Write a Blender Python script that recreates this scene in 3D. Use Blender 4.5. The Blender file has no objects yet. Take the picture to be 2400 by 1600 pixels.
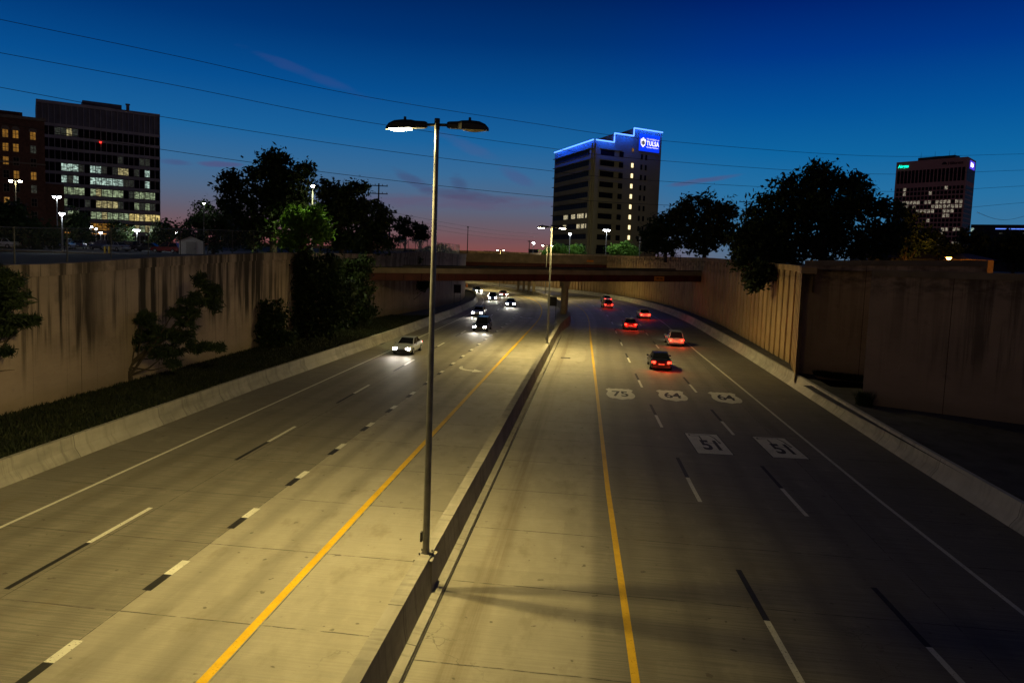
import bpy, bmesh, math, random
import numpy as np
from mathutils import Vector, Matrix
R = math.radians
SC = bpy.context.scene
COL = SC.collection
rnd = random.Random(7)

# ------------------------------------------------------------------ camera
F = 1663.0; H = 9.7; PX, PY = 1200.0, 735.0          # lens in pixels of a 2400 px wide frame
TH = math.atan(0.085); ROLL = 0.036
fv = np.array([0, math.cos(TH), -math.sin(TH)]); rv = np.array([1.0, 0, 0]); uv_ = np.cross(rv, fv)
RV = math.cos(ROLL) * rv + math.sin(ROLL) * uv_
UV = math.cos(ROLL) * uv_ - math.sin(ROLL) * rv
def ray(x, y): return fv + RV * (x - PX) / F + UV * (PY - y) / F
def at_y(x, y, Y):
    d = ray(x, y); return np.array([0, 0, H]) + Y / d[1] * d
def at_z(x, y, z):
    d = ray(x, y); return np.array([0, 0, H]) + (z - H) / d[2] * d
cam = bpy.data.cameras.new('camera'); co = bpy.data.objects.new('camera', cam); COL.objects.link(co)
cam.sensor_width = 36; cam.lens = F * 36 / 2400; cam.shift_y = -(800 - PY) / 2400
cam.clip_start = 0.1; cam.clip_end = 9000
m = Matrix.Identity(4)
for i in range(3):
    m[i][0] = RV[i]; m[i][1] = UV[i]; m[i][2] = -fv[i]
m[2][3] = H
co.matrix_world = m
SC.camera = co
SC.view_settings.view_transform = 'Standard'; SC.view_settings.look = 'None'
SC.view_settings.exposure = 0; SC.view_settings.gamma = 1
SC.render.film_transparent = False
SC.cycles.max_bounces = 5; SC.cycles.diffuse_bounces = 3; SC.cycles.glossy_bounces = 2
SC.cycles.transparent_max_bounces = 24; SC.cycles.sample_clamp_indirect = 4; SC.cycles.sample_clamp_direct = 0
SC.cycles.use_denoising = True

def lin(r, g, b):
    f = lambda c: (c / 255 / 12.92) if c / 255 <= 0.04045 else ((c / 255 + 0.055) / 1.055) ** 2.4
    return (f(r), f(g), f(b), 1)

# ------------------------------------------------------------------ node helper
class NT:
    def __init__(s, tree): s.t = tree; s.n = tree.nodes; s.l = tree.links
    def node(s, typ, **kw):
        n = s.n.new(typ)
        for k, v in kw.items(): setattr(n, k, v)
        return n
    def put(s, sock, v):
        if hasattr(v, 'node'): s.l.new(v, sock)
        else: sock.default_value = v
    def m(s, op, a, b=0.0, c=0.0, clamp=False):
        n = s.node('ShaderNodeMath', operation=op, use_clamp=clamp)
        s.put(n.inputs[0], a); s.put(n.inputs[1], b); s.put(n.inputs[2], c)
        return n.outputs[0]
    def mix(s, fac, a, b):
        n = s.node('ShaderNodeMix', data_type='RGBA')
        s.put(n.inputs[0], fac); s.put(n.inputs[6], a); s.put(n.inputs[7], b)
        return n.outputs[2]
    def ramp(s, fac, stops, interp='LINEAR'):
        n = s.node('ShaderNodeValToRGB'); cr = n.color_ramp; cr.interpolation = interp
        while len(cr.elements) < len(stops): cr.elements.new(0.5)
        for e, (p, c) in zip(cr.elements, stops):
            e.position = p; e.color = c if hasattr(c, '__len__') else (c, c, c, 1)
        s.put(n.inputs[0], fac); return n.outputs[0]
    def noise(s, vec, scale, detail=4, rough=0.55):
        n = s.node('ShaderNodeTexNoise'); n.inputs['Scale'].default_value = scale
        n.inputs['Detail'].default_value = detail; n.inputs['Roughness'].default_value = rough
        if vec is not None: s.l.new(vec, n.inputs['Vector'])
        return n.outputs['Fac']
    def scale(s, vec, sc):
        n = s.node('ShaderNodeMapping'); s.l.new(vec, n.inputs['Vector']); n.inputs['Scale'].default_value = sc
        return n.outputs[0]
    def comb(s, x, y, z):
        n = s.node('ShaderNodeCombineXYZ')
        s.put(n.inputs[0], x); s.put(n.inputs[1], y); s.put(n.inputs[2], z); return n.outputs[0]
    def smooth(s, v, a, b):
        n = s.node('ShaderNodeMapRange', interpolation_type='SMOOTHSTEP')
        s.put(n.inputs[0], v); n.inputs[1].default_value = a; n.inputs[2].default_value = b
        return n.outputs[0]

# ------------------------------------------------------------------ sky (dusk, the afterglow lies ahead and to the left)
w = bpy.data.worlds.new("World"); SC.world = w; w.use_nodes = True
nt = NT(w.node_tree); w.node_tree.nodes.clear()
tc = nt.node('ShaderNodeTexCoord')
sx = nt.node('ShaderNodeSeparateXYZ'); nt.l.new(tc.outputs['Generated'], sx.inputs[0])
X_, Y_, Z_ = sx.outputs
hz = nt.m('SQRT', nt.m('ADD', nt.m('MULTIPLY', X_, X_), nt.m('MULTIPLY', Y_, Y_)))
B_ = nt.m('DIVIDE', Z_, nt.m('MAXIMUM', hz, 0.001))           # tan of elevation
A_ = nt.m('DIVIDE', X_, nt.m('MAXIMUM', Y_, 0.001))           # tan of azimuth, ahead
E_ = nt.m('MULTIPLY', nt.m('ARCTANGENT', B_), 1 / R(90))      # 0 horizon .. 1 zenith
d2 = lambda deg: deg / 90
glow = nt.ramp(E_, [(0, lin(132, 76, 74)), (d2(1.1), lin(116, 84, 88)), (d2(2.4), lin(100, 92, 106)), (d2(4.0), lin(82, 102, 130)), (d2(6.0), lin(56, 106, 150)),
                    (d2(8.5), lin(26, 98, 156)), (d2(12), lin(6, 78, 144)), (d2(16), lin(0, 52, 116)), (d2(20), lin(0, 32, 90)),
                    (d2(32), lin(1, 12, 40)), (1, lin(0, 5, 20))])
cool = nt.ramp(E_, [(0, lin(84, 108, 132)), (d2(2.5), lin(60, 114, 152)), (d2(5), lin(38, 112, 162)), (d2(8), lin(14, 100, 160)),
                    (d2(11), lin(3, 82, 152)), (d2(15), lin(0, 54, 134)), (d2(19), lin(0, 31, 106)), (d2(32), lin(1, 12, 40)), (1, lin(0, 5, 20))])
east = nt.ramp(E_, [(0, lin(96, 78, 80)), (d2(8), lin(84, 72, 80)), (d2(22), lin(34, 36, 50)), (d2(50), lin(6, 9, 22)), (1, lin(0, 5, 20))])
front = nt.mix(nt.smooth(A_, 0.02, 0.36), glow, cool)
# thin dusk clouds: soft rotated streaks with torn edges
nv = nt.comb(nt.m('MULTIPLY', A_, 9.0), nt.m('MULTIPLY', B_, 34.0), 0.0)
nz = nt.noise(nv, 1.6, 5, 0.6)
def ab(px, py):
    d = ray(px, py); return d[0] / d[1], d[2] / math.hypot(d[0], d[1])
skyc = front
for (x0, y0, x1, y1, wid, colr, st) in [
    (300, 540, 560, 552, 9, (92, 78, 104), .3),
    (610, 128, 830, 215, 11, (78, 74, 128), .16), (1040, 320, 1160, 372, 13, (92, 84, 126), .2),
    (930, 402, 1010, 448, 12, (66, 72, 112), .5), (1060, 415, 1090, 440, 16, (62, 72, 112), .5),
    (870, 468, 1250, 478, 17, (98, 80, 108), .55), (1010, 450, 1180, 470, 12, (76, 72, 104), .55),
    (1590, 432, 1706, 415, 6, (84, 74, 112), .6), (480, 384, 560, 386, 6, (84, 74, 118), .6),
    (380, 378, 440, 384, 6, (72, 74, 120), .5), (900, 560, 1300, 566, 9, (112, 74, 84), .35),
    (1180, 395, 1240, 430, 14, (76, 80, 130), .4)]:
    a0, b0 = ab(x0, y0); a1, b1 = ab(x1, y1)
    ca, cb = (a0 + a1) / 2, (b0 + b1) / 2; L = math.hypot(a1 - a0, b1 - b0) / 2 + 1e-6
    ux, uy = (a1 - a0) / (2 * L), (b1 - b0) / (2 * L)
    da = nt.m('SUBTRACT', A_, ca); db = nt.m('SUBTRACT', B_, cb)
    al = nt.m('ADD', nt.m('MULTIPLY', da, ux), nt.m('MULTIPLY', db, uy))
    ac = nt.m('SUBTRACT', nt.m('MULTIPLY', db, ux), nt.m('MULTIPLY', da, uy))
    q = nt.m('ADD', nt.m('POWER', nt.m('ABSOLUTE', nt.m('DIVIDE', al, L * 1.25)), 2.0),
             nt.m('POWER', nt.m('ABSOLUTE', nt.m('DIVIDE', ac, wid / F)), 2.0))
    q = nt.m('ADD', q, nt.m('MULTIPLY', nt.m('SUBTRACT', nz, 0.5), 3.4))
    f = nt.m('MULTIPLY', nt.m('SUBTRACT', 1.0, nt.smooth(q, -0.2, 1.6)), st)
    skyc = nt.mix(f, skyc, lin(*colr))
sky = nt.mix(nt.smooth(Y_, -0.25, 0.25), east, skyc)
bg = nt.node('ShaderNodeBackground'); nt.l.new(sky, bg.inputs[0]); bg.inputs[1].default_value = 1.0
wo = nt.node('ShaderNodeOutputWorld'); nt.l.new(bg.outputs[0], wo.inputs[0])

# the sun has set: what is left is a very weak, wide glow from low in the west
sun = bpy.data.lights.new('sun', 'SUN'); sun.energy = 0.012; sun.angle = R(25); sun.color = (0.6, 0.6, 1.0)
so = bpy.data.objects.new('sun', sun); COL.objects.link(so); so.rotation_euler = (R(66), 0, R(160))

WARM = (1.0, 0.785, 0.285); COOLW = (0.86, 0.95, 1.0)
LAMPW = 6400.0

# ------------------------------------------------------------------ materials
def new_mat(name):
    mt = bpy.data.materials.new(name); mt.use_nodes = True
    nt = NT(mt.node_tree); p = nt.n.get('Principled BSDF')
    return mt, nt, p
def mat_simple(name, col, rough=0.7, metal=0.0, var=0.25, scale=2.0, bump=0.0, spec=0.3):
    mt, nt, p = new_mat(name)
    g = nt.node('ShaderNodeTexCoord').outputs['Object']
    n = nt.noise(g, scale, 5)
    a = tuple(c * (1 - var) for c in col) + (1,); b = tuple(min(1, c * (1 + var)) for c in col) + (1,)
    nt.l.new(nt.ramp(n, [(0.3, a), (0.7, b)]), p.inputs['Base Color'])
    p.inputs['Roughness'].default_value = rough; p.inputs['Metallic'].default_value = metal
    p.inputs['Specular IOR Level'].default_value = spec
    if bump:
        bn = nt.node('ShaderNodeBump'); bn.inputs['Strength'].default_value = bump; bn.inputs['Distance'].default_value = 0.02
        nt.l.new(nt.noise(g, scale * 12, 3), bn.inputs['Height']); nt.l.new(bn.outputs[0], p.inputs['Normal'])
    return mt
def mat_emit(name, col, strength, base=(0.05, 0.05, 0.05)):
    mt, nt, p = new_mat(name)
    p.inputs['Base Color'].default_value = base + (1,)
    p.inputs['Emission Color'].default_value = tuple(col) + (1,); p.inputs['Emission Strength'].default_value = strength
    return mt

def mat_road():
    mt, nt, p = new_mat('road_concrete')
    u = nt.node('ShaderNodeUVMap'); u.uv_map = 'UVMap'
    sp = nt.node('ShaderNodeSeparateXYZ'); nt.l.new(u.outputs[0], sp.inputs[0])
    o, s = sp.outputs[0], sp.outputs[1]
    vec = u.outputs[0]
    big = nt.noise(nt.scale(vec, (0.35, 0.12, 1)), 1.0, 4)
    med = nt.noise(nt.scale(vec, (1.3, 0.7, 1)), 1.0, 5, 0.6)
    tine = nt.noise(nt.scale(vec, (0.35, 16.0, 1)), 1.0, 3, 0.7)
    trk = nt.noise(nt.scale(vec, (4.2, 0.05, 1)), 1.0, 4, 0.6)
    fine = nt.noise(vec, 30.0, 3, 0.7)
    col = nt.ramp(big, [(0.3, (0.225, 0.205, 0.165, 1)), (0.7, (0.30, 0.275, 0.225, 1))])
    col = nt.mix(nt.m('MULTIPLY', nt.smooth(med, 0.42, 0.75), 0.45), col, (0.36, 0.33, 0.27, 1))
    # travelled lanes: darker, brushed across
    lane = nt.m('MAXIMUM', nt.m('MULTIPLY', nt.smooth(o, -7.50, -7.62), 1.0), nt.smooth(o, 4.6, 5.0))
    sw = nt.m('MULTIPLY', lane, 0.62)
    col = nt.mix(sw, col, (0.135, 0.12, 0.098, 1))
    col = nt.mix(nt.m('MULTIPLY', nt.m('MULTIPLY', nt.smooth(tine, 0.44, 0.58), 0.75), nt.m('ADD', nt.m('MULTIPLY', lane, 0.8), 0.2)), col, (0.12, 0.11, 0.09, 1))
    # rubber worn along the wheel paths of the right shoulder
    ow = nt.m('ADD', o, nt.m('MULTIPLY', nt.m('SUBTRACT', nt.noise(nt.scale(vec, (0.3, 0.03, 1)), 1.0, 2), 0.5), 1.2))
    sh = nt.m('MULTIPLY', nt.smooth(ow, 0.95, 1.5), nt.smooth(ow, 2.2, 1.6))
    col = nt.mix(nt.m('MULTIPLY', nt.m('MULTIPLY', sh, nt.m('ADD', nt.m('MULTIPLY', nt.smooth(trk, 0.38, 0.62), .6), .4)), 0.62), col, (0.105, 0.075, 0.04, 1))
    # contraction joints across, with a little wander
    left = nt.m('LESS_THAN', o, 0.0)
    wob = nt.m('MULTIPLY', nt.m('SUBTRACT', nt.noise(nt.scale(vec, (0.8, 0.2, 1)), 1.0, 3), 0.5), 0.08)
    def joint(period, phase, wd):
        a = nt.m('DIVIDE', nt.m('ADD', nt.m('SUBTRACT', s, phase), wob), period)
        f = nt.m('ABSOLUTE', nt.m('SUBTRACT', nt.m('FRACT', nt.m('ADD', a, 0.5)), 0.5))
        return nt.m('LESS_THAN', nt.m('MULTIPLY', f, period), wd)
    jl = nt.m('MULTIPLY', joint(4.42, -2.7 + 442, 0.022), left)
    jr = nt.m('MULTIPLY', joint(4.2, 0.7 + 420, 0.022), nt.m('SUBTRACT', 1.0, left))
    def lj(off):
        return nt.m('LESS_THAN', nt.m('ABSOLUTE', nt.m('ADD', nt.m('SUBTRACT', o, off), nt.m('MULTIPLY', wob, 0.3))), 0.016)
    jj = nt.m('MAXIMUM', nt.m('MAXIMUM', jl, jr), nt.m('MAXIMUM', nt.m('MAXIMUM', lj(-3.62), lj(-7.55)), nt.m('MAXIMUM', lj(-11.0), lj(14.7))))
    jj = nt.m('MULTIPLY', jj, nt.smooth(nt.noise(nt.scale(vec, (2.0, 2.0, 1)), 1.0, 3), 0.3, 0.55))
    col = nt.mix(nt.m('MULTIPLY', jj, 0.85), col, (0.02, 0.018, 0.014, 1))
    # oil drops and spots
    sp2 = nt.m('MULTIPLY', nt.smooth(nt.noise(vec, 2.6, 2, 0.5), 0.70, 0.74), 0.7)
    col = nt.mix(sp2, col, (0.05, 0.042, 0.03, 1))
    col = nt.mix(nt.m('MULTIPLY', nt.smooth(fine, 0.5, 0.8), 0.25), col, (0.4, 0.37, 0.3, 1))
    vo = nt.node('ShaderNodeTexVoronoi', feature='DISTANCE_TO_EDGE'); vo.inputs['Scale'].default_value = .13
    wv = nt.node('ShaderNodeVectorMath', operation='ADD'); nt.l.new(vec, wv.inputs[0])
    nw_ = nt.node('ShaderNodeTexNoise'); nw_.inputs['Scale'].default_value = .9; nw_.inputs['Detail'].default_value = 5; nt.l.new(vec, nw_.inputs['Vector'])
    ws = nt.node('ShaderNodeVectorMath', operation='SCALE'); nt.l.new(nw_.outputs['Color'], ws.inputs[0]); ws.inputs['Scale'].default_value = 2.6
    nt.l.new(ws.outputs[0], wv.inputs[1]); nt.l.new(wv.outputs[0], vo.inputs['Vector'])
    cr = nt.m('MULTIPLY', nt.m('LESS_THAN', vo.outputs['Distance'], 0.0022), nt.smooth(nt.noise(nt.scale(vec, (.12, .09, 1)), 1, 2), .58, .66))
    col = nt.mix(nt.m('MULTIPLY', cr, .45), col, (0.02, 0.017, 0.013, 1))
    blo = nt.noise(nt.scale(vec, (.9, .45, 1)), 1.0, 6, .65)
    col = nt.mix(nt.m('MULTIPLY', nt.smooth(blo, .52, .68), .38), col, (0.13, 0.105, 0.065, 1))
    col = nt.mix(nt.m('MULTIPLY', nt.smooth(blo, .44, .32), .14), col, (0.42, 0.385, 0.30, 1))
    def wheel(c_):
        d_ = nt.m('ABSOLUTE', nt.m('SUBTRACT', nt.m('ADD', o, nt.m('MULTIPLY', wob, 1.5)), c_))
        return nt.smooth(d_, .55, .1)
    wh = nt.m('MAXIMUM', nt.m('MAXIMUM', wheel(-6.6), wheel(-4.9)), nt.m('MAXIMUM', nt.m('MAXIMUM', wheel(-8.6), wheel(-10.3)), nt.m('MAXIMUM', wheel(-12.2), wheel(-13.9))))
    wh = nt.m('MAXIMUM', wh, nt.m('MAXIMUM', nt.m('MAXIMUM', wheel(5.9), wheel(7.6)), nt.m('MAXIMUM', nt.m('MAXIMUM', wheel(9.6), wheel(11.3)), nt.m('MAXIMUM', wheel(13.4), wheel(15.1)))))
    col = nt.mix(nt.m('MULTIPLY', nt.m('MULTIPLY', wh, nt.m('ADD', nt.m('MULTIPLY', trk, .9), .2)), .48), col, (0.075, 0.066, 0.052, 1))
    # patches of fresher slab
    slab = nt.node('ShaderNodeTexWhiteNoise', noise_dimensions='2D')
    nt.l.new(nt.comb(nt.m('FLOOR', nt.m('DIVIDE', o, 3.75)), nt.m('FLOOR', nt.m('DIVIDE', nt.m('ADD', s, 2.7), 4.42)), 0), slab.inputs[0])
    col = nt.mix(nt.m('MULTIPLY', slab.outputs[0], 0.26), col, (0.10, 0.09, 0.07, 1))
    nt.l.new(col, p.inputs['Base Color'])
    p.inputs['Roughness'].default_value = 0.72; p.inputs['Specular IOR Level'].default_value = 0.28
    bn = nt.node('ShaderNodeBump'); bn.inputs['Strength'].default_value = 0.35; bn.inputs['Distance'].default_value = 0.01
    nt.l.new(nt.m('ADD', fine, nt.m('MULTIPLY', tine, 0.8)), bn.inputs['Height']); nt.l.new(bn.outputs[0], p.inputs['Normal'])
    return mt

def mat_wall(name, c0, c1, stain=0.8, smax=1.0, joints=7.3, pour=True):
    """cast concrete, UV = metres along / metres up; rain streaks run down from the coping"""
    mt, nt, p = new_mat(name)
    u = nt.node('ShaderNodeUVMap'); u.uv_map = 'UVMap'
    sp = nt.node('ShaderNodeSeparateXYZ'); nt.l.new(u.outputs[0], sp.inputs[0])
    s, z = sp.outputs[0], sp.outputs[1]; vec = u.outputs[0]
    base = nt.ramp(nt.noise(nt.scale(vec, (0.25, 0.35, 1)), 1, 5, 0.6), [(0.32, c0 + (1,)), (0.68, c1 + (1,))])
    grain = nt.noise(nt.scale(vec, (1.5, 14.0, 1)), 1, 3)
    base = nt.mix(nt.m('MULTIPLY', nt.smooth(grain, 0.5, 0.8), 0.18), base, (0.12, 0.09, 0.07, 1))
    st = nt.noise(nt.scale(vec, (0.95, 0.035, 1)), 1, 5, 0.7)
    st2 = nt.noise(nt.scale(vec, (0.22, 0.05, 1)), 1, 3, 0.5)
    up = nt.m('ADD', nt.smooth(z, 0.5, 8.0), nt.m('MULTIPLY', nt.m('SUBTRACT', nt.noise(nt.scale(vec, (1.6, 0.02, 1)), 1, 2), 0.5), 1.4))
    mask = nt.m('MULTIPLY', nt.m('MULTIPLY', nt.smooth(st, 0.44, 0.56), nt.smooth(st2, 0.30, 0.55)), nt.smooth(up, 0.15, 0.6))
    base = nt.mix(nt.m('MULTIPLY', mask, stain), base, (0.022, 0.018, 0.014, 1))
    blot = nt.smooth(nt.noise(nt.scale(vec, (0.5, 0.5, 1)), 1, 4, 0.6), 0.60, 0.72)
    base = nt.mix(nt.m('MULTIPLY', blot, 0.3 * smax), base, (0.06, 0.045, 0.035, 1))
    top = nt.m('MULTIPLY', nt.smooth(z, 7.2, 8.6), nt.smooth(nt.noise(nt.scale(vec, (0.7, 1.2, 1)), 1, 5, 0.7), 0.38, 0.62))
    base = nt.mix(nt.m('MULTIPLY', top, 0.6), base, (0.045, 0.036, 0.028, 1))
    f = nt.m('ABSOLUTE', nt.m('SUBTRACT', nt.m('FRACT', nt.m('DIVIDE', s, joints)), 0.5))
    j = nt.m('LESS_THAN', nt.m('MULTIPLY', f, joints), 0.02)
    if pour:
        g2 = nt.m('ABSOLUTE', nt.m('SUBTRACT', nt.m('FRACT', nt.m('DIVIDE', nt.m('ADD', s, 1.1), 2.43)), 0.5))
        j = nt.m('MAXIMUM', j, nt.m('MULTIPLY', nt.m('LESS_THAN', nt.m('MULTIPLY', g2, 2.43), 0.012), 0.45))
    base = nt.mix(nt.m('MULTIPLY', j, 0.8), base, (0.02, 0.016, 0.012, 1))
    low = nt.m('MULTIPLY', nt.smooth(z, 1.6, 0.4), 0.35)
    base = nt.mix(low, base, (0.16, 0.12, 0.06, 1))
    nt.l.new(base, p.inputs['Base Color']); p.inputs['Roughness'].default_value = 0.9; p.inputs['Specular IOR Level'].default_value = 0.15
    bn = nt.node('ShaderNodeBump'); bn.inputs['Strength'].default_value = 0.4; bn.inputs['Distance'].default_value = 0.03
    nt.l.new(nt.noise(nt.scale(vec, (3, 3, 1)), 1, 5), bn.inputs['Height']); nt.l.new(bn.outputs[0], p.inputs['Normal'])
    return mt

def mat_barrier(name, c=(0.27, 0.25, 0.215)):
    mt, nt, p = new_mat(name)
    u = nt.node('ShaderNodeUVMap'); u.uv_map = 'UVMap'
    sp = nt.node('ShaderNodeSeparateXYZ'); nt.l.new(u.outputs[0], sp.inputs[0])
    s = sp.outputs[0]; vec = u.outputs[0]
    k = lambda q: tuple(x * q for x in c) + (1,)
    col = nt.ramp(nt.noise(nt.scale(vec, (0.6, 1.5, 1)), 1, 5, 0.6), [(0.3, k(0.72)), (0.7, k(1.15))])
    st = nt.noise(nt.scale(vec, (3.2, 0.3, 1)), 1, 4, 0.7)
    col = nt.mix(nt.m('MULTIPLY', nt.smooth(st, 0.48, 0.68), 0.5), col, k(0.38))
    col = nt.mix(nt.m('MULTIPLY', nt.smooth(nt.noise(nt.scale(vec, (0.12, 0.2, 1)), 1, 3), 0.5, 0.65), 0.35), col, k(0.5))
    f = nt.m('ABSOLUTE', nt.m('SUBTRACT', nt.m('FRACT', nt.m('DIVIDE', s, 6.1)), 0.5))
    col = nt.mix(nt.m('MULTIPLY', nt.m('LESS_THAN', nt.m('MULTIPLY', f, 6.1), 0.018), 0.8), col, k(0.12))
    pn = nt.node('ShaderNodeTexWhiteNoise', noise_dimensions='1D'); nt.l.new(nt.m('FLOOR', nt.m('ADD', nt.m('DIVIDE', s, 6.1), 0.5)), pn.inputs['W'])
    col = nt.mix(nt.m('MULTIPLY', nt.smooth(pn.outputs[0], 0.86, 0.9), 0.4), col, k(1.5))
    nt.l.new(col, p.inputs['Base Color']); p.inputs['Roughness'].default_value = 0.85; p.inputs['Specular IOR Level'].default_value = 0.2
    bn = nt.node('ShaderNodeBump'); bn.inputs['Strength'].default_value = 0.4; bn.inputs['Distance'].default_value = 0.015
    nt.l.new(nt.noise(nt.scale(vec, (9, 9, 1)), 1, 5), bn.inputs['Height']); nt.l.new(bn.outputs[0], p.inputs['Normal'])
    return mt

def mat_leaf(name, a, b, trans=0.25):
    mt, nt, p = new_mat(name)
    g = nt.node('ShaderNodeTexCoord').outputs['Object']
    n = nt.noise(g, 0.9, 4); n2 = nt.noise(g, 9.0, 2)
    col = nt.mix(nt.m('MULTIPLY', n2, 0.5), nt.ramp(n, [(0.35, a + (1,)), (0.68, b + (1,))]), tuple(x * 0.6 for x in a) + (1,))
    nt.l.new(col, p.inputs['Base Color']); p.inputs['Roughness'].default_value = 0.6; p.inputs['Specular IOR Level'].default_value = 0.2
    tr = nt.node('ShaderNodeBsdfTranslucent'); nt.l.new(col, tr.inputs[0])
    mx = nt.node('ShaderNodeMixShader'); mx.inputs[0].default_value = trans
    nt.l.new(p.outputs[0], mx.inputs[1]); nt.l.new(tr.outputs[0], mx.inputs[2])
    nt.l.new(mx.outputs[0], nt.n['Material Output'].inputs[0])
    return mt

def mat_window(name, c, strength, dark=0.35, sx=.9, sz=2.6):
    """a lit room behind glass: blinds, furniture and ceiling lights break up the light"""
    mt, nt, p = new_mat(name)
    g = nt.node('ShaderNodeTexCoord').outputs['Object']
    n = nt.noise(nt.scale(g, (sx, sx, sz)), 1.0, 3, 0.6)
    n2 = nt.noise(nt.scale(g, (0.35, 0.35, 0.5)), 1.0, 2)
    n3 = nt.noise(nt.scale(g, (2.4, 2.4, .25)), 1.0, 2)
    f = nt.m('ADD', nt.m('MULTIPLY', nt.smooth(n, 0.40, 0.60), nt.m('ADD', nt.m('MULTIPLY', nt.smooth(n3, .4, .55), .8), .3)), nt.m('MULTIPLY', n2, 0.35))
    f = nt.m('ADD', nt.m('MULTIPLY', f, 1 - dark), dark * 0.3)
    nt.l.new(nt.m('MULTIPLY', f, strength), p.inputs['Emission Strength'])
    p.inputs['Base Color'].default_value = (0.02, 0.02, 0.02, 1); p.inputs['Roughness'].default_value = 0.15
    p.inputs['Emission Color'].default_value = tuple(c) + (1,)
    return mt
def mat_mesh_fence(name, col, open_=0.8):
    mt, nt, p = new_mat(name)
    p.inputs['Base Color'].default_value = col + (1,); p.inputs['Roughness'].default_value = 0.5; p.inputs['Metallic'].default_value = 0.4
    u = nt.node('ShaderNodeUVMap'); u.uv_map = 'UVMap'
    sp = nt.node('ShaderNodeSeparateXYZ'); nt.l.new(u.outputs[0], sp.inputs[0])
    def d(op):
        a = nt.m('FRACT', nt.m('MULTIPLY', nt.m(op, sp.outputs[0], sp.outputs[1]), 9.0))
        return nt.m('GREATER_THAN', nt.m('ABSOLUTE', nt.m('SUBTRACT', a, 0.5)), 0.5 - (1 - open_) / 4)
    f = nt.m('MAXIMUM', d('ADD'), d('SUBTRACT'))
    tr = nt.node('ShaderNodeBsdfTransparent'); mx = nt.node('ShaderNodeMixShader')
    nt.l.new(f, mx.inputs[0]); nt.l.new(tr.outputs[0], mx.inputs[1]); nt.l.new(p.outputs[0], mx.inputs[2])
    nt.l.new(mx.outputs[0], nt.n['Material Output'].inputs[0])
    return mt

def mat_paint(name, col, wear):
    mt, nt, p = new_mat(name)
    g = nt.node('ShaderNodeNewGeometry').outputs['Position']
    n = nt.noise(g, 3.5, 5, .7); n2 = nt.noise(g, .6, 2); n3 = nt.noise(nt.scale(g, (14, 14, 1)), 1, 3, .7)
    c = nt.ramp(n, [(.3, tuple(x * .78 for x in col) + (1,)), (.7, tuple(min(1, x * 1.08) for x in col) + (1,))])
    c = nt.mix(nt.m('MULTIPLY', nt.smooth(n2, .5, .72), .35), c, tuple(x * .5 for x in col) + (1,))
    nt.l.new(c, p.inputs['Base Color']); p.inputs['Roughness'].default_value = .65; p.inputs['Specular IOR Level'].default_value = .25
    w_ = nt.m('MULTIPLY', nt.smooth(nt.m('ADD', n3, nt.m('MULTIPLY', nt.m('SUBTRACT', n, .5), .5)), .60, .72), wear)
    tr = nt.node('ShaderNodeBsdfTransparent'); mx = nt.node('ShaderNodeMixShader')
    nt.l.new(w_, mx.inputs[0]); nt.l.new(p.outputs[0], mx.inputs[1]); nt.l.new(tr.outputs[0], mx.inputs[2]); nt.l.new(mx.outputs[0], nt.n['Material Output'].inputs[0])
    return mt
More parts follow.
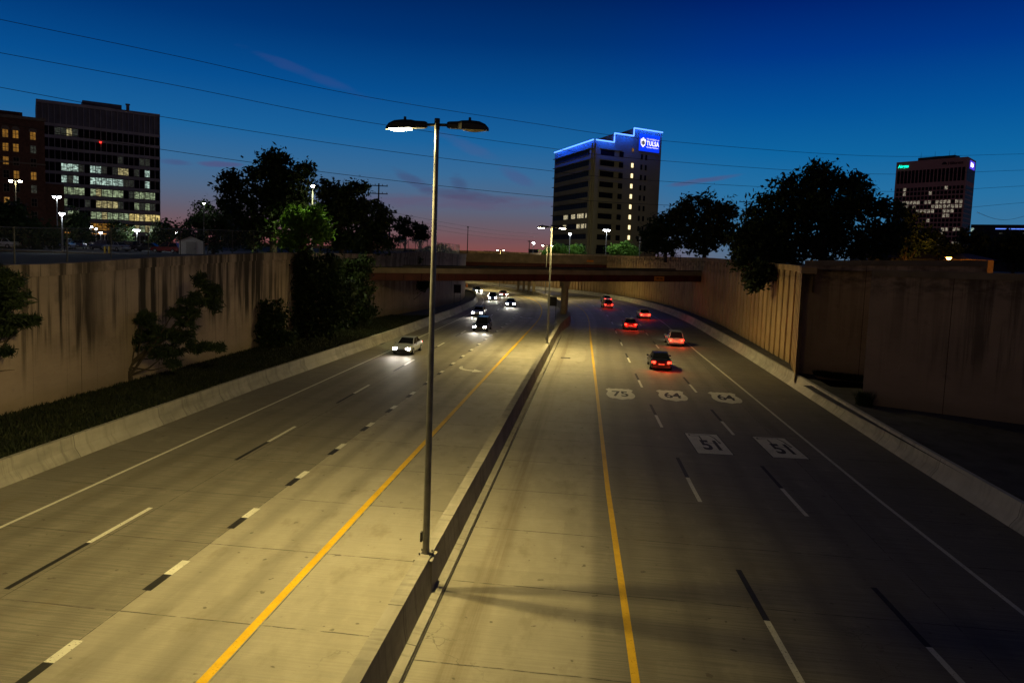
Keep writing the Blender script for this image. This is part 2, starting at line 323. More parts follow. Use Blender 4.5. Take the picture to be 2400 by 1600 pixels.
M = dict(
    road=mat_road(),
    wallL=mat_wall('stained_wall_concrete', (0.225, 0.17, 0.135), (0.32, 0.245, 0.195), 0.95, 1.0),
    wallF=mat_wall('far_wall_concrete', (0.20, 0.155, 0.12), (0.28, 0.21, 0.16), 0.6, 1.0, 3.1),
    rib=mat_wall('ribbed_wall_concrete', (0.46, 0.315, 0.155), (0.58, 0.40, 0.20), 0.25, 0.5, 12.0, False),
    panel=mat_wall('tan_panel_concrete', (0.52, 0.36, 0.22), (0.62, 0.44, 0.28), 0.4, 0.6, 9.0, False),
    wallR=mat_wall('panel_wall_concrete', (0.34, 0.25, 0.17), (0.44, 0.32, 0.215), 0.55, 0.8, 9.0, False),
    barrier=mat_barrier('barrier_concrete'), barrier2=mat_barrier('right_barrier_concrete', (0.50, 0.47, 0.41)),
    white=mat_paint('white_paint', (0.62, 0.60, 0.52), .75),
    black=mat_simple('black_contrast_paint', (0.016, 0.015, 0.014), 0.7, var=0.3, scale=6),
    yellow=mat_paint('yellow_paint', (0.60, 0.36, 0.008), .45),
    dirt=mat_simple('apron_concrete', (0.085, 0.08, 0.078), 0.95, var=0.35, scale=0.7, bump=0.4),
    grass=mat_simple('dark_grass_ground', (0.020, 0.023, 0.011), 0.95, var=0.6, scale=1.0, bump=0.5),
    lot=mat_simple('parking_asphalt', (0.10, 0.095, 0.085), 0.9, var=0.2, scale=0.4),
    soil=mat_simple('ground_soil', (0.035, 0.036, 0.026), 1.0, var=0.3, scale=0.1),
    steel=mat_simple('galvanised_steel', (0.20, 0.20, 0.195), 0.42, 0.45, 0.25, 3),
    darksteel=mat_simple('dark_steel', (0.05, 0.05, 0.05), 0.55, 0.3, 0.2, 3),
    red=mat_simple('oxide_red_girder', (0.075, 0.012, 0.008), 0.6, var=0.2, scale=0.8),
    bconc=mat_simple('bridge_concrete', (0.22, 0.17, 0.11), 0.85, var=0.3, scale=0.5, bump=0.3),
    pier=mat_simple('pier_concrete', (0.25, 0.20, 0.125), 0.85, var=0.2, scale=1.2, bump=0.3),
    bark=mat_simple('bark', (0.045, 0.034, 0.024), 0.95, var=0.4, scale=4),
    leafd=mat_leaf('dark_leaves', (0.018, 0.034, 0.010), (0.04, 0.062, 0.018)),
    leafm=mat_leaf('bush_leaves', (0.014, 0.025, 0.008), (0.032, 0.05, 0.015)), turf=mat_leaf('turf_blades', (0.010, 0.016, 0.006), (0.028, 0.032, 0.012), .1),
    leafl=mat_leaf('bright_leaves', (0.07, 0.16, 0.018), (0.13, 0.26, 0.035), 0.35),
    pine=mat_leaf('pine_needles', (0.016, 0.028, 0.012), (0.032, 0.048, 0.02), 0.1),
    lampw=mat_emit('lamp_glass_warm', (1.0, 0.88, 0.62), 90.0), lampc=mat_emit('lamp_glass_cool', (0.92, 0.96, 1.0), 55.0),
    lampo=mat_emit('lamp_glass_sodium', (1.0, 0.42, 0.06), 45.0), lampoff=mat_simple('unlit_lamp_glass', (0.42, 0.34, 0.18), 0.3, var=0.1),
    wood=mat_simple('pole_wood', (0.035, 0.028, 0.022), 0.9, var=0.3, scale=3),
    wire=mat_simple('wire', (0.012, 0.012, 0.013), 0.6, var=0.1),
)

# ------------------------------------------------------------------ mesh builder
class MB:
    def __init__(s): s.v = []; s.f = []; s.uv = {}
    def quad(s, a, b, c, d, uv=None):
        i = len(s.v); s.v += [tuple(a), tuple(b), tuple(c), tuple(d)]
        if uv: s.uv[len(s.f)] = uv
        s.f.append((i, i + 1, i + 2, i + 3)); return s
    def poly(s, pts):
        i = len(s.v); s.v += [tuple(p) for p in pts]; s.f.append(tuple(range(i, i + len(pts)))); return s
    def box(s, c, sz, rot=None):
        hx, hy, hz = sz[0] / 2, sz[1] / 2, sz[2] / 2
        P = [Vector((x, y, z)) for z in (-hz, hz) for x, y in ((-hx, -hy), (hx, -hy), (hx, hy), (-hx, hy))]
        if rot is not None:
            mr = rot if isinstance(rot, Matrix) else Matrix.Rotation(rot, 3, 'Z')
            P = [mr @ p for p in P]
        i = len(s.v); s.v += [tuple(p + Vector(c)) for p in P]
        for f in ((3, 2, 1, 0), (4, 5, 6, 7), (0, 1, 5, 4), (1, 2, 6, 5), (2, 3, 7, 6), (3, 0, 4, 7)):
            s.f.append(tuple(i + k for k in f))
        return s
    def tube(s, p0, p1, r0, r1=None, n=8, caps=True):
        r1 = r0 if r1 is None else r1
        p0, p1 = Vector(p0), Vector(p1); d = (p1 - p0).normalized()
        a = d.orthogonal().normalized(); b = d.cross(a)
        i = len(s.v)
        for p, r in ((p0, r0), (p1, r1)):
            for k in range(n):
                t = 2 * math.pi * k / n; s.v.append(tuple(p + (a * math.cos(t) + b * math.sin(t)) * r))
        for k in range(n): s.f.append((i + k, i + (k + 1) % n, i + n + (k + 1) % n, i + n + k))
        if caps: s.f.append(tuple(i + k for k in range(n))[::-1]); s.f.append(tuple(i + n + k for k in range(n)))
        return s
    def path(s, pts, rs, n=6):
        for k in range(len(pts) - 1): s.tube(pts[k], pts[k + 1], rs[k], rs[k + 1], n)
        return s
    def prism(s, poly, z0, z1):
        i = len(s.v); n = len(poly)
        s.v += [(x, y, z0) for x, y in poly] + [(x, y, z1) for x, y in poly]
        s.f.append(tuple(i + k for k in range(n))[::-1]); s.f.append(tuple(i + n + k for k in range(n)))
        for k in range(n): s.f.append((i + k, i + (k + 1) % n, i + n + (k + 1) % n, i + n + k))
        return s
    def build(s, name, mat, parent=None, smooth=False, bevel=0):
        me = bpy.data.meshes.new(name); me.from_pydata(s.v, [], s.f); me.update()
        if s.uv:
            ul = me.uv_layers.new(name='UVMap')
            for fi, uvs in s.uv.items():
                for li, q in zip(me.polygons[fi].loop_indices, uvs): ul.data[li].uv = q
        if smooth:
            for p in me.polygons: p.use_smooth = True
        me.materials.append(mat)
        o = bpy.data.objects.new(name, me); COL.objects.link(o)
        if parent: o.parent = parent
        if bevel:
            b = o.modifiers.new('bevel', 'BEVEL'); b.width = bevel; b.segments = 2; b.limit_method = 'ANGLE'
        return o

def thing(name, label, cat, loc=(0, 0, 0), rotz=0, group=None):
    o = bpy.data.objects.new(name, None); o.empty_display_size = 0.3; COL.objects.link(o)
    o.location = tuple(float(q) for q in loc); o.rotation_euler = (0, 0, rotz)
    o['label'] = label; o['category'] = cat
    if group: o['group'] = group
    return o
def tag(o, label, cat, group=None):
    o['label'] = label; o['category'] = cat
    if group: o['group'] = group
    return o
def struct(o): o['kind'] = 'structure'; return o
def dup(root, loc, rotz, label, group=None):
    def cp(o, par):
        c = o.copy(); COL.objects.link(c); c.parent = par
        for ch in [q for q in bpy.data.objects if q.parent == o]: cp(ch, c)
        return c
    r = cp(root, None); r.location = tuple(float(q) for q in loc); r.rotation_euler = (0, 0, rotz); r['label'] = label
    if group: r['group'] = group
    return r
def lamp(kind, loc, power, color, size=0.25, spot=None, blend=0.5, parent=None, rot=(0, 0, 0), name='lamp_light'):
    l = bpy.data.lights.new(name, kind); l.energy = power; l.color = color; l.shadow_soft_size = size
    if kind == 'SPOT': l.spot_size = spot; l.spot_blend = blend
    o = bpy.data.objects.new(name, l); COL.objects.link(o); o.location = loc; o.rotation_euler = rot
    if parent: o.parent = parent
    return o
def text_mesh(body, size, name, mat, parent=None, extrude=0.0, align='CENTER', bold=0.0, stretch=1.0, space=1.0):
    cu = bpy.data.curves.new('txt', 'FONT'); cu.body = body; cu.size = size; cu.extrude = extrude
    cu.align_x = align; cu.align_y = 'CENTER'; cu.offset = bold; cu.resolution_u = 4; cu.space_character = space
    o = bpy.data.objects.new('txt', cu); COL.objects.link(o)
    dg = bpy.context.evaluated_depsgraph_get(); me = bpy.data.meshes.new_from_object(o.evaluated_get(dg))
    bpy.data.objects.remove(o); me.materials.clear(); me.materials.append(mat); me.name = name
    n = bpy.data.objects.new(name, me); COL.objects.link(n)
    if parent: n.parent = parent
    if stretch != 1.0: me.transform(Matrix.Diagonal((1, stretch, 1, 1)))
    return n

# ------------------------------------------------------------------ the road's centre line (median), s = 0 at the first lamp
DS = 1.0; S0 = -78
TAB = []
def _build():
    th = 0.1169; x, y = -2.22, 19.66; s = 0.0
    pts = []
    back = [(x + math.sin(th) * q, y + math.cos(th) * q, th) for q in range(S0, 0)]
    while True:
        pts.append((x, y, th))
        k = 0 if s < 79 else (1 / 320 if s < 150 else 1 / 170)
        if th < -R(84): break
        th -= k * DS; x += math.sin(th) * DS; y += math.cos(th) * DS; s += DS
    return back + pts
TAB = _build(); S1 = S0 + len(TAB) - 1
def zr(s):
    if s < 90: return 0.0
    if s < 147: return -0.000178 * (s - 90) ** 2
    if s < 230: return -0.58 - 0.0203 * (s - 147)
    return -2.265
def cen(s):
    s = max(S0, min(S1 - 1e-6, s)); i = int(s - S0); t = s - S0 - i
    a, b = TAB[i], TAB[i + 1]
    return tuple(a[k] + (b[k] - a[k]) * t for k in range(3))
def pt(s, off, z=0.0):
    x, y, th = cen(s); return Vector((x + math.cos(th) * off, y - math.sin(th) * off, zr(s) + z))
def head(s): return cen(s)[2]
def lerp(tab, s):
    if s <= tab[0][0]: return tab[0][1]
    for (a, va), (b, vb) in zip(tab, tab[1:]):
        if s <= b: return va + (vb - va) * (s - a) / (b - a)
    return tab[-1][1]
ss = lambda a, b, step: [a + (b - a) * i / max(1, round((b - a) / step)) for i in range(round((b - a) / step) + 1)]
SY = lambda y: (y - 19.66) / 0.993                     # s from y on the straight part
O_LY = [(-70, -3.8), (80, -3.75), (200, -3.7)]
O_RY = [(SY(15), 5.85), (SY(30), 5.35), (SY(50), 4.9), (SY(75), 4.3), (SY(100), 3.75), (200, 3.7)]
O_D1 = [(SY(15), 9.75), (SY(30), 9.0), (SY(47), 8.45), (SY(69), 7.85), (SY(93), 7.3), (SY(106), 7.15), (200, 7.3)]
O_D2 = [(SY(15), 13.6), (SY(30), 12.9), (SY(46), 12.35), (SY(69), 11.75), (SY(93), 11.2), (200, 11.1)]
O_RE = [(SY(15), 17.3), (SY(31), 16.6), (SY(59), 15.9), (SY(77), 15.4), (SY(100), 15.1), (200, 15.2)]
O_RB = [(SY(25), 20.8), (SY(38), 20.5), (SY(60), 20.3), (SY(75), 20.1), (SY(98), 19.5), (SY(132), 18.9), (300, 18.9)]
O_LB = [(-70, -18.1), (SY(45), -18.1), (SY(75), -17.1), (SY(100), -17.0), (SY(130), -16.2), (300, -16.2)]
O_LW = [(-70, -25.0), (SY(80), -24.9), (SY(90), -23.9), (SY(105), -21.6), (SY(130), -18.9), (300, -18.9)]
O_RW = [(SY(57.6), 20.6 - 0.3), (SY(65), 21.9), (SY(83), 22.0), (SY(100), 22.0), (SY(114), 21.5), (300, 22.0)]
Z_LW = [(-70, 7.9), (SY(36), 8.2), (SY(45), 8.57), (SY(61), 8.95), (SY(90), 8.95), (SY(105), 9.5), (SY(130), 9.2), (300, 9.0)]
Z_RW = [(SY(57.6), 9.4), (SY(113), 10.05), (300, 10.1)]

def sheet(tabs, svals, name, mat, thick=None):
    """a strip following the road; tabs = list of (offset function, z function)"""
    mb = MB(); rows = []
    for s in svals: rows.append([(pt(s, o(s), z(s)), (o(s), s)) for o, z in tabs])
    for i in range(len(rows) - 1):
        for k in range(len(tabs) - 1):
            a, b, c, d = rows[i][k], rows[i][k + 1], rows[i + 1][k + 1], rows[i + 1][k]
            mb.quad(a[0], b[0], c[0], d[0], [a[1], b[1], c[1], d[1]])
    return mb.build(name, mat)
cst = lambda v: (lambda s: v)
tabf = lambda t, d=0.0: (lambda s: lerp(t, s) + d)
SV = ss(-70, S1 - 1, 2.0)

# road surface
struct(sheet([(tabf(O_LB, -0.7), cst(0)), (cst(-7.5), cst(0)), (cst(0), cst(0)), (cst(8), cst(0)), (tabf(O_RB, 0.7), cst(0))], SV, 'road', M['road']))
# left verge behind the barrier, and the right apron
struct(sheet([(tabf(O_LW, -0.2), cst(0.62)), (tabf(O_LW, 2.5), cst(0.68)), (tabf(O_LB, -0.3), cst(0.85))], SV, 'grass_verge', M['grass']))
struct(sheet([(tabf(O_RB, 0.45), cst(0.82)), (lambda s: lerp(O_RW, s) + 1.6, cst(0.8))], [q for q in SV if q > SY(50)], 'apron', M['dirt']))
ap = MB().poly([pt(SY(54), 19.9, .8), pt(SY(46), 20.2, .8), pt(SY(30), 20.9, .8), pt(-70, 21.2, .8), pt(-70, 60, .8), pt(SY(54), 60, .8)])
struct(ap.build('apron', M['dirt']))

def extr(profile, svals, name, mat, offf, zf=cst(0), uvscale=1.0, close=True, parent=None):
    """sweep a closed profile [(off, z)] along the road; UV = (metres along, profile metres)"""
    mb = MB(); rows = []
    n = len(profile); cum = [0]
    for k in range(n):
        a, b = profile[k], profile[(k + 1) % n]; cum.append(cum[-1] + math.hypot(a[0] - b[0], a[1] - b[1]))
    for s in svals:
        rows.append([pt(s, offf(s) + o, zf(s) + z) for o, z in profile])
    for i in range(len(rows) - 1):
        for k in range(n if close else n - 1):
            k2 = (k + 1) % n
            mb.quad(rows[i][k], rows[i + 1][k], rows[i + 1][k2], rows[i][k2],
                    [(svals[i], cum[k]), (svals[i + 1], cum[k]), (svals[i + 1], cum[k + 1]), (svals[i], cum[k + 1])])
    mb.poly(rows[0]); mb.poly(rows[-1][::-1])
    return mb.build(name, mat, parent)

JM = [(-.42, 0), (-.38, .08), (-.24, .34), (-.19, 1.07), (.18, 1.07), (.22, .5), (.28, .12), (.30, 0)]
def wid(s):        # median barrier swells round the bridge column
    return 0.75 * max(0, min(1, (s - 70) / 9)) * max(0, min(1, (96 - s) / 9))
def med_barrier():
    mb = MB(); sv = ss(-70, S1 - 1, 1.5); rows = []
    for s in sv:
        q = wid(s); rows.append([pt(s, o + math.copysign(q, o), z * (1 + 0.25 * q)) for o, z in JM])
    cum = [0]
    for a, b in zip(JM, JM[1:]): cum.append(cum[-1] + math.hypot(a[0] - b[0], a[1] - b[1]))
    for i in range(len(rows) - 1):
        for k in range(len(JM) - 1):
            mb.quad(rows[i][k], rows[i + 1][k], rows[i + 1][k + 1], rows[i][k + 1],
                    [(sv[i], cum[k]), (sv[i + 1], cum[k]), (sv[i + 1], cum[k + 1]), (sv[i], cum[k + 1])])
    mb.poly(rows[0]); mb.poly(rows[-1][::-1])
    return mb.build('median_barrier', M['barrier'])
mbar = med_barrier(); tag(mbar, 'concrete median barrier down the middle of the highway carrying the lamp posts', 'barrier')
extr([(0.30, 0.0), (0.29, 0.12), (0.53, 0.085), (0.545, 0.0)], ss(-70, 66, 2), 'toe_slab', M['barrier'], cst(0.0), parent=mbar)
extr([(0.55, 0.004), (0.60, 0.004), (0.60, 0.0045), (0.55, 0.0045)], ss(-70, 66, 2), 'joint_gap', M['black'], cst(0.0), parent=mbar)
JL = [(-.36, 0), (-.36, .95), (-.14, .95), (-.06, .40), (.14, .12), (.20, 0)]
tag(extr(JL, ss(-70, S1 - 1, 2), 'roadside_barrier', M['barrier'], tabf(O_LB)), 'long concrete barrier between the left lanes and the dark grass bank', 'barrier', )
JR = [(.42, 0), (.42, .95), (.20, .95), (.10, .40), (-.12, .12), (-.18, 0)]
tag(extr(JR[::-1], ss(-70, S1 - 1, 2), 'roadside_barrier', M['barrier2'], tabf(O_RB)), 'long concrete barrier along the right shoulder below the ribbed wall', 'barrier')

# ---------- retaining walls
def wall_strip(name, mat, offf, zf, svals, side, cap=True, rib=None, zlow=0.3, parent=None, thick=0.7):
    """side = -1: the wall stands left of the line and faces right"""
    mb = MB()
    pts = []                                             # front line in plan
    for s in svals: pts.append((s, offf(s)))
    if rib:
        pts = []; s = svals[0]
        while s < svals[-1] - rib:
            o = offf(s)
            pts += [(s, o), (s + rib * 0.70, offf(s + rib * .7)), (s + rib * 0.72, offf(s + rib * .7) + 0.36), (s + rib * 0.98, offf(s + rib) + 0.36)]
            s += rib
        pts.append((s, offf(s)))
    for (s0, o0), (s1, o1) in zip(pts, pts[1:]):
        a = pt(s0, o0); b = pt(s1, o1)
        za, zb = zf(s0), zf(s1)
        A0, B0 = Vector((a.x, a.y, a.z + zlow)), Vector((b.x, b.y, b.z + zlow)); A1, B1 = Vector((a.x, a.y, za)), Vector((b.x, b.y, zb))
        uvs = [(s0, 0.0), (s1, 0.0), (s1, zb), (s0, za)]
        if abs(s1 - s0) < 0.3: uvs = [(s0, 0), (s0 + abs(o1 - o0), 0), (s0 + abs(o1 - o0), zb), (s0, za)]
        if side < 0: mb.quad(B0, A0, A1, B1, [uvs[1], uvs[0], uvs[3], uvs[2]])
        else: mb.quad(A0, B0, B1, A1, uvs)
    w_ = mb
    for s0, s1 in zip(svals, svals[1:]):                  # top and back
        f = lambda s, d: pt(s, offf(s) + (d if side > 0 else -d))
        a, b, c, d = f(s0, 0.37 if rib else 0), f(s1, .37 if rib else 0), f(s1, thick), f(s0, thick)
        z0, z1 = zf(s0), zf(s1)
        w_.quad((a.x, a.y, z0), (b.x, b.y, z1), (c.x, c.y, z1), (d.x, d.y, z0), [(s0, 8), (s1, 8), (s1, 9), (s0, 9)])
        w_.quad((d.x, d.y, z0), (c.x, c.y, z1), (c.x, c.y, z1 - 2), (d.x, d.y, z0 - 2), [(s0, 8), (s1, 8), (s1, 9), (s0, 9)])
    o = w_.build(name, mat, parent)
    if cap:
        mbc = MB(); sg = 1 if side > 0 else -1
        prof = [(-0.10, -0.62), (-0.10, 0.02), (thick + .1, 0.02), (thick + .1, -0.3), (0.02, -0.3), (0.02, -0.62)] if not rib else [(-0.07, -0.45), (-0.07, 0.05), (thick + .1, 0.05), (thick + .1, -0.45)]
        rows = []
        for s in svals: rows.append([(lambda p, z: Vector((p.x, p.y, zf(s) + z)))(pt(s, offf(s) + sg * q), z) for q, z in prof])
        for i in range(len(rows) - 1):
            for k in range(len(prof)):
                k2 = (k + 1) % len(prof)
                mbc.quad(rows[i][k], rows[i + 1][k], rows[i + 1][k2], rows[i][k2], [(svals[i], 8 + .3 * k), (svals[i + 1], 8 + .3 * k), (svals[i + 1], 8.3 + .3 * k), (svals[i], 8.3 + .3 * k)])
        mbc.poly(rows[0]); mbc.poly(rows[-1][::-1])
        mbc.build('coping', mat, o)
    return o
wl = wall_strip('retaining_wall', M['wallL'], tabf(O_LW), tabf(Z_LW), ss(-70, SY(88.5), 2), -1)
tag(wl, 'tall tan retaining wall with black rain streaks at left of the highway', 'wall')
wl2 = wall_strip('retaining_wall', M['wallF'], tabf(O_LW), tabf(Z_LW), ss(SY(88.8), S1 - 1, 2), -1)
tag(wl2, 'curved dark retaining wall with a fence on top behind the near bridge', 'wall')
wr = wall_strip('ribbed_wall', M['rib'], tabf(O_RW), tabf(Z_RW), ss(SY(57.6), S1 - 1, 2), 1, rib=2.0, thick=1.0)
tag(wr, 'tan retaining wall with vertical ribs curving along the right side', 'wall')
# end panels of the right side: ribbed wall returns, then a nearer blank wall
def panel(p0, p1, z0a, z1a, z0b, z1b, thick, name, label, mat):
    mb = MB(); p0 = Vector(p0); p1 = Vector(p1); d = (p1 - p0); L = d.length; d.normalize(); nrm = Vector((-d.y, d.x))
    q0, q1 = p0 + nrm * thick, p1 + nrm * thick
    n = 8
    for i in range(n):
        t0, t1 = i / n, (i + 1) / n
        a = p0 + d * L * t0; b = p0 + d * L * t1; za = z1a + (z1b - z1a) * t0; zb = z1a + (z1b - z1a) * t1
        mb.quad((a.x, a.y, z0a), (b.x, b.y, z0a), (b.x, b.y, zb), (a.x, a.y, za), [(L * t0, 0), (L * t1, 0), (L * t1, zb), (L * t0, za)])
    mb.quad((p0.x, p0.y, z0a), (p0.x, p0.y, z1a), (q0.x, q0.y, z1a), (q0.x, q0.y, z0a), [(0, 0), (0, z1a), (.6, z1a), (.6, 0)])
    mb.quad((p1.x, p1.y, z0a), (q1.x, q1.y, z0a), (q1.x, q1.y, z1b), (p1.x, p1.y, z1b), [(0, 0), (.6, 0), (.6, z1b), (0, z1b)])
    mb.quad((p0.x, p0.y, z1a), (p1.x, p1.y, z1b), (q1.x, q1.y, z1b), (q0.x, q0.y, z1a), [(0, 8.4), (L, 8.4), (L, 9), (0, 9)])
    mb.quad((q1.x, q1.y, z0a), (q0.x, q0.y, z0a), (q0.x, q0.y, z1a), (q1.x, q1.y, z1b), [(0, 0), (L, 0), (L, 9), (0, 9)])
    o = mb.build(name, mat); tag(o, label, 'wall')
    cp = MB(); ang = math.atan2(d.y, d.x)
    for i in range(3):
        t = (i + .5) / 3; c = p0 + d * L * t + nrm * (thick / 2)
        sl = (z1b - z1a) / L
        rot = Matrix.Rotation(ang, 3, 'Z') @ Matrix.Rotation(-math.atan(sl), 3, 'Y')
        cp.box((c.x, c.y, z1a + (z1b - z1a) * t - 0.18), (L / 3 - .02, thick + .2, 0.42), rot)
    cp.build('coping', M['bconc'], o)
    return o
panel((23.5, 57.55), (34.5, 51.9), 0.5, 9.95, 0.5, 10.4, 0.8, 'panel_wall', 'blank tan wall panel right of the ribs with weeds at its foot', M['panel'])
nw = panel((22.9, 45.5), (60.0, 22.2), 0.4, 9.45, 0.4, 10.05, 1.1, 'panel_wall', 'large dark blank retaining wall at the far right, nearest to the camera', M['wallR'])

# ---------- ground beyond the walls
def terrace(offf, zf, steps, ext, name, mat, svals):
    mb = MB(); rows = []
    for s in svals:
        r = []
        for d, dz in steps:
            p = pt(s, offf(s) + d); r.append(Vector((p.x, p.y, zf(s) + dz if dz > -90 else 7.4)))
        last = r[-1]; r.append(Vector((ext, last.y - 0.02 * abs(ext - last.x), last.z)))
        rows.append(r)
    for a, b in zip(rows, rows[1:]):
        for k in range(len(a) - 1): mb.quad(a[k], a[k + 1], b[k + 1], b[k])
    return struct(mb.build(name, mat))
SVt = ss(-70, S1 - 1, 3)
LTZ = lambda s: lerp(Z_LW, s) - 0.16
def lterr(s, d): return LTZ(s) if d < 2 else (7.6 if d < 50 else 7.4)
mbt = MB(); rows = []
for s in SVt:
    r = []
    for d, z in ((-0.5, LTZ(s)), (-12, LTZ(s) - 0.35), (-30, 7.75), (-60, 7.42), (-95, 7.4)):
        p = pt(s, lerp(O_LW, s) + d); r.append(Vector((p.x, p.y, z)))
    l = r[-1]; r.append(Vector((-4000, l.y, 7.4))); rows.append(r)
for a, b in zip(rows, rows[1:]):
    for k in range(len(a) - 1): mbt.quad(a[k + 1], a[k], b[k], b[k + 1])
l = rows[0]; mbt.poly([Vector((p.x, p.y, p.z)) for p in l[:5]] + [Vector((-4000, l[-1].y, 7.4)), Vector((-4000, -300, 7.4)), Vector((l[0].x, -300, 7.4))])
struct(mbt.build('ground', M['grass']))
mbt = MB(); rows = []
for s in [q for q in SVt if q > SY(57)]:
    r = []
    for d in (0.6, 8):
        p = pt(s, lerp(O_RW, s) + d); r.append(Vector((p.x, p.y, 9.3)))
    r.append(Vector((4000, r[-1].y + 0.0, 9.3))); rows.append(r)
for a, b in zip(rows, rows[1:]):
    for k in range(len(a) - 1): mbt.quad(a[k], a[k + 1], b[k + 1], b[k])
top = max(p.y for p in rows[-1]); lx = rows[-1][0].x
mbt.poly([Vector((-4000, top + 40, 9.3)), Vector((lx - 1, rows[-1][0].y + 6, 9.3)), Vector((4000, top, 9.3)), Vector((4000, 6000, 9.3)), Vector((-4000, 6000, 9.3))])
mbt.poly([Vector((28, 55.5, 9.3)), Vector((28, 46, 9.3)), Vector((31, 42.5, 9.3)), Vector((61, 24, 9.3)), Vector((4000, 24, 9.3)), Vector((4000, 57, 9.3))])
struct(mbt.build('ground', M['soil']))
struct(MB().box((-1300, 900, -4), (9000, 9000, 0.5)).build('ground', M['soil']))
def ztl(x, y):          # height of the left ground at a point
    best = min(SVt, key=lambda s: (pt(s, 0).x - x) ** 2 + (pt(s, 0).y - y) ** 2)
    th = head(best); c = pt(best, 0); off = (x - c.x) * math.cos(th) - (y - c.y) * math.sin(th)
    d = -(off - lerp(O_LW, best)); z0 = LTZ(best)
    return lerp([(0.5, z0), (12, z0 - .35), (30, 7.75), (60, 7.42), (95, 7.4)], d)

# ---------- painted lines
def line(name, offf, s0, s1, w_, mat, z=0.004, obj=None):
    mb = MB() if obj is None else obj
    sv = ss(s0, s1, 1.5) if s1 - s0 > 1.5 else [s0, s1]
    for a, b in zip(sv, sv[1:]):
        mb.quad(pt(a, offf(a) - w_ / 2, z), pt(a, offf(a) + w_ / 2, z), pt(b, offf(b) + w_ / 2, z), pt(b, offf(b) - w_ / 2, z))
    if obj is None: return struct(mb.build(name, mat))
line('yellow_edge_line', tabf(O_LY), -40, S1 - 3, 0.24, M['yellow'])
line('yellow_edge_line', tabf(O_RY), -40, S1 - 3, 0.20, M['yellow'])
line('white_edge_line', tabf(O_RE), -40, S1 - 3, 0.16, M['white'])
line('white_edge_line', cst(-14.85), -40, S1 - 3, 0.14, M['white'])
wm, bm = MB(), MB()
def dashes(offf, start, period, wl_, bl, w_, s_end):
    s = start
    while s < s_end:
        line('', offf, s, s + wl_, w_, None, 0.005, wm); (line('', offf, s - bl, s, w_ * 1.04, None, 0.0045, bm) if bl > 0 else line('', offf, s + wl_, s + wl_ - bl, w_ * 1.04, None, 0.0045, bm)); s += period
dash_s = 2.93
dashes(tabf(O_D1), 9.36 - 12.5 * 5, 12.5, 3.15, -3.15, 0.17, S1 - 5)
dashes(lambda s: lerp(O_D2, s), 8.6 - 12.5 * 5, 12.5, 3.3, -3.3, 0.17, S1 - 5)
dashes(cst(-11.25), 1.0 - 12.5 * 3, 12.5, 3.2, 3.2, 0.17, S1 - 5)
dashes(lambda s: -7.55, -0.55 - 4.55 * 8, 4.55, 0.95, 1.0, 0.26, 150)
struct(wm.build('lane_dashes', M['white'])); struct(bm.build('lane_dash_contrast', M['black']))  # black contrast paint at one end of each white dash

# ---------- route markers painted on the road
def on_road(o, s, off, z=0.006):
    p = pt(s, off, z); o.location = p; o.rotation_euler = (0, 0, -head(s)); return o
def tri(poly): return poly
def shield(num, s, off, label, w_=2.0, l_=4.1):
    t = thing('route_shield_marking', label, 'road marking', pt(s, off, 0), -head(s), 'route markers painted on the right lanes')
    half = [(0, -1.0), (.10, -.95), (.30, -.86), (.46, -.80), (.62, -.82), (.78, -.72), (.92, -.52), (1.0, -.28), (1.0, -.05), (.93, .18), (.86, .36), (.85, .50), (.95, .66),
            (1.0, .74), (.86, .88), (.70, 1.0), (.55, .93), (.38, .92), (.20, 1.0), (0, .94)]
    pl = [(x * w_ / 2, y * l_ / 2) for x, y in half] + [(-x * w_ / 2, y * l_ / 2) for x, y in half[::-1][1:-1]]
    MB().poly([(x, y, 0.007) for x, y in pl]).build('shield', M['white'], t)
    tx = text_mesh(num, 1.2, 'number', M['black'], t, bold=0.03, stretch=2.2); tx.location = (0, -0.02, 0.0105)
    return t
def sofs(px, py):                                        # picture point on the road -> (s, off)
    p = at_z(px, py, 0); dx, dy = p[0] + 2.22, p[1] - 19.66; th = 0.1169
    return dx * math.sin(th) + dy * math.cos(th), dx * math.cos(th) - dy * math.sin(th)
for num, px, py, lb in (('75', 1454, 923, 'white painted shield reading 75 next to the yellow line'),
                        ('64', 1576, 927, 'white painted shield reading 64 in the middle lane'),
                        ('64', 1701, 932, 'white painted shield reading 64 in the outer lane by the white edge line')):
    s, o_ = sofs(px, py); sh = shield(num, s, o_, lb); sh.rotation_euler.z += .03
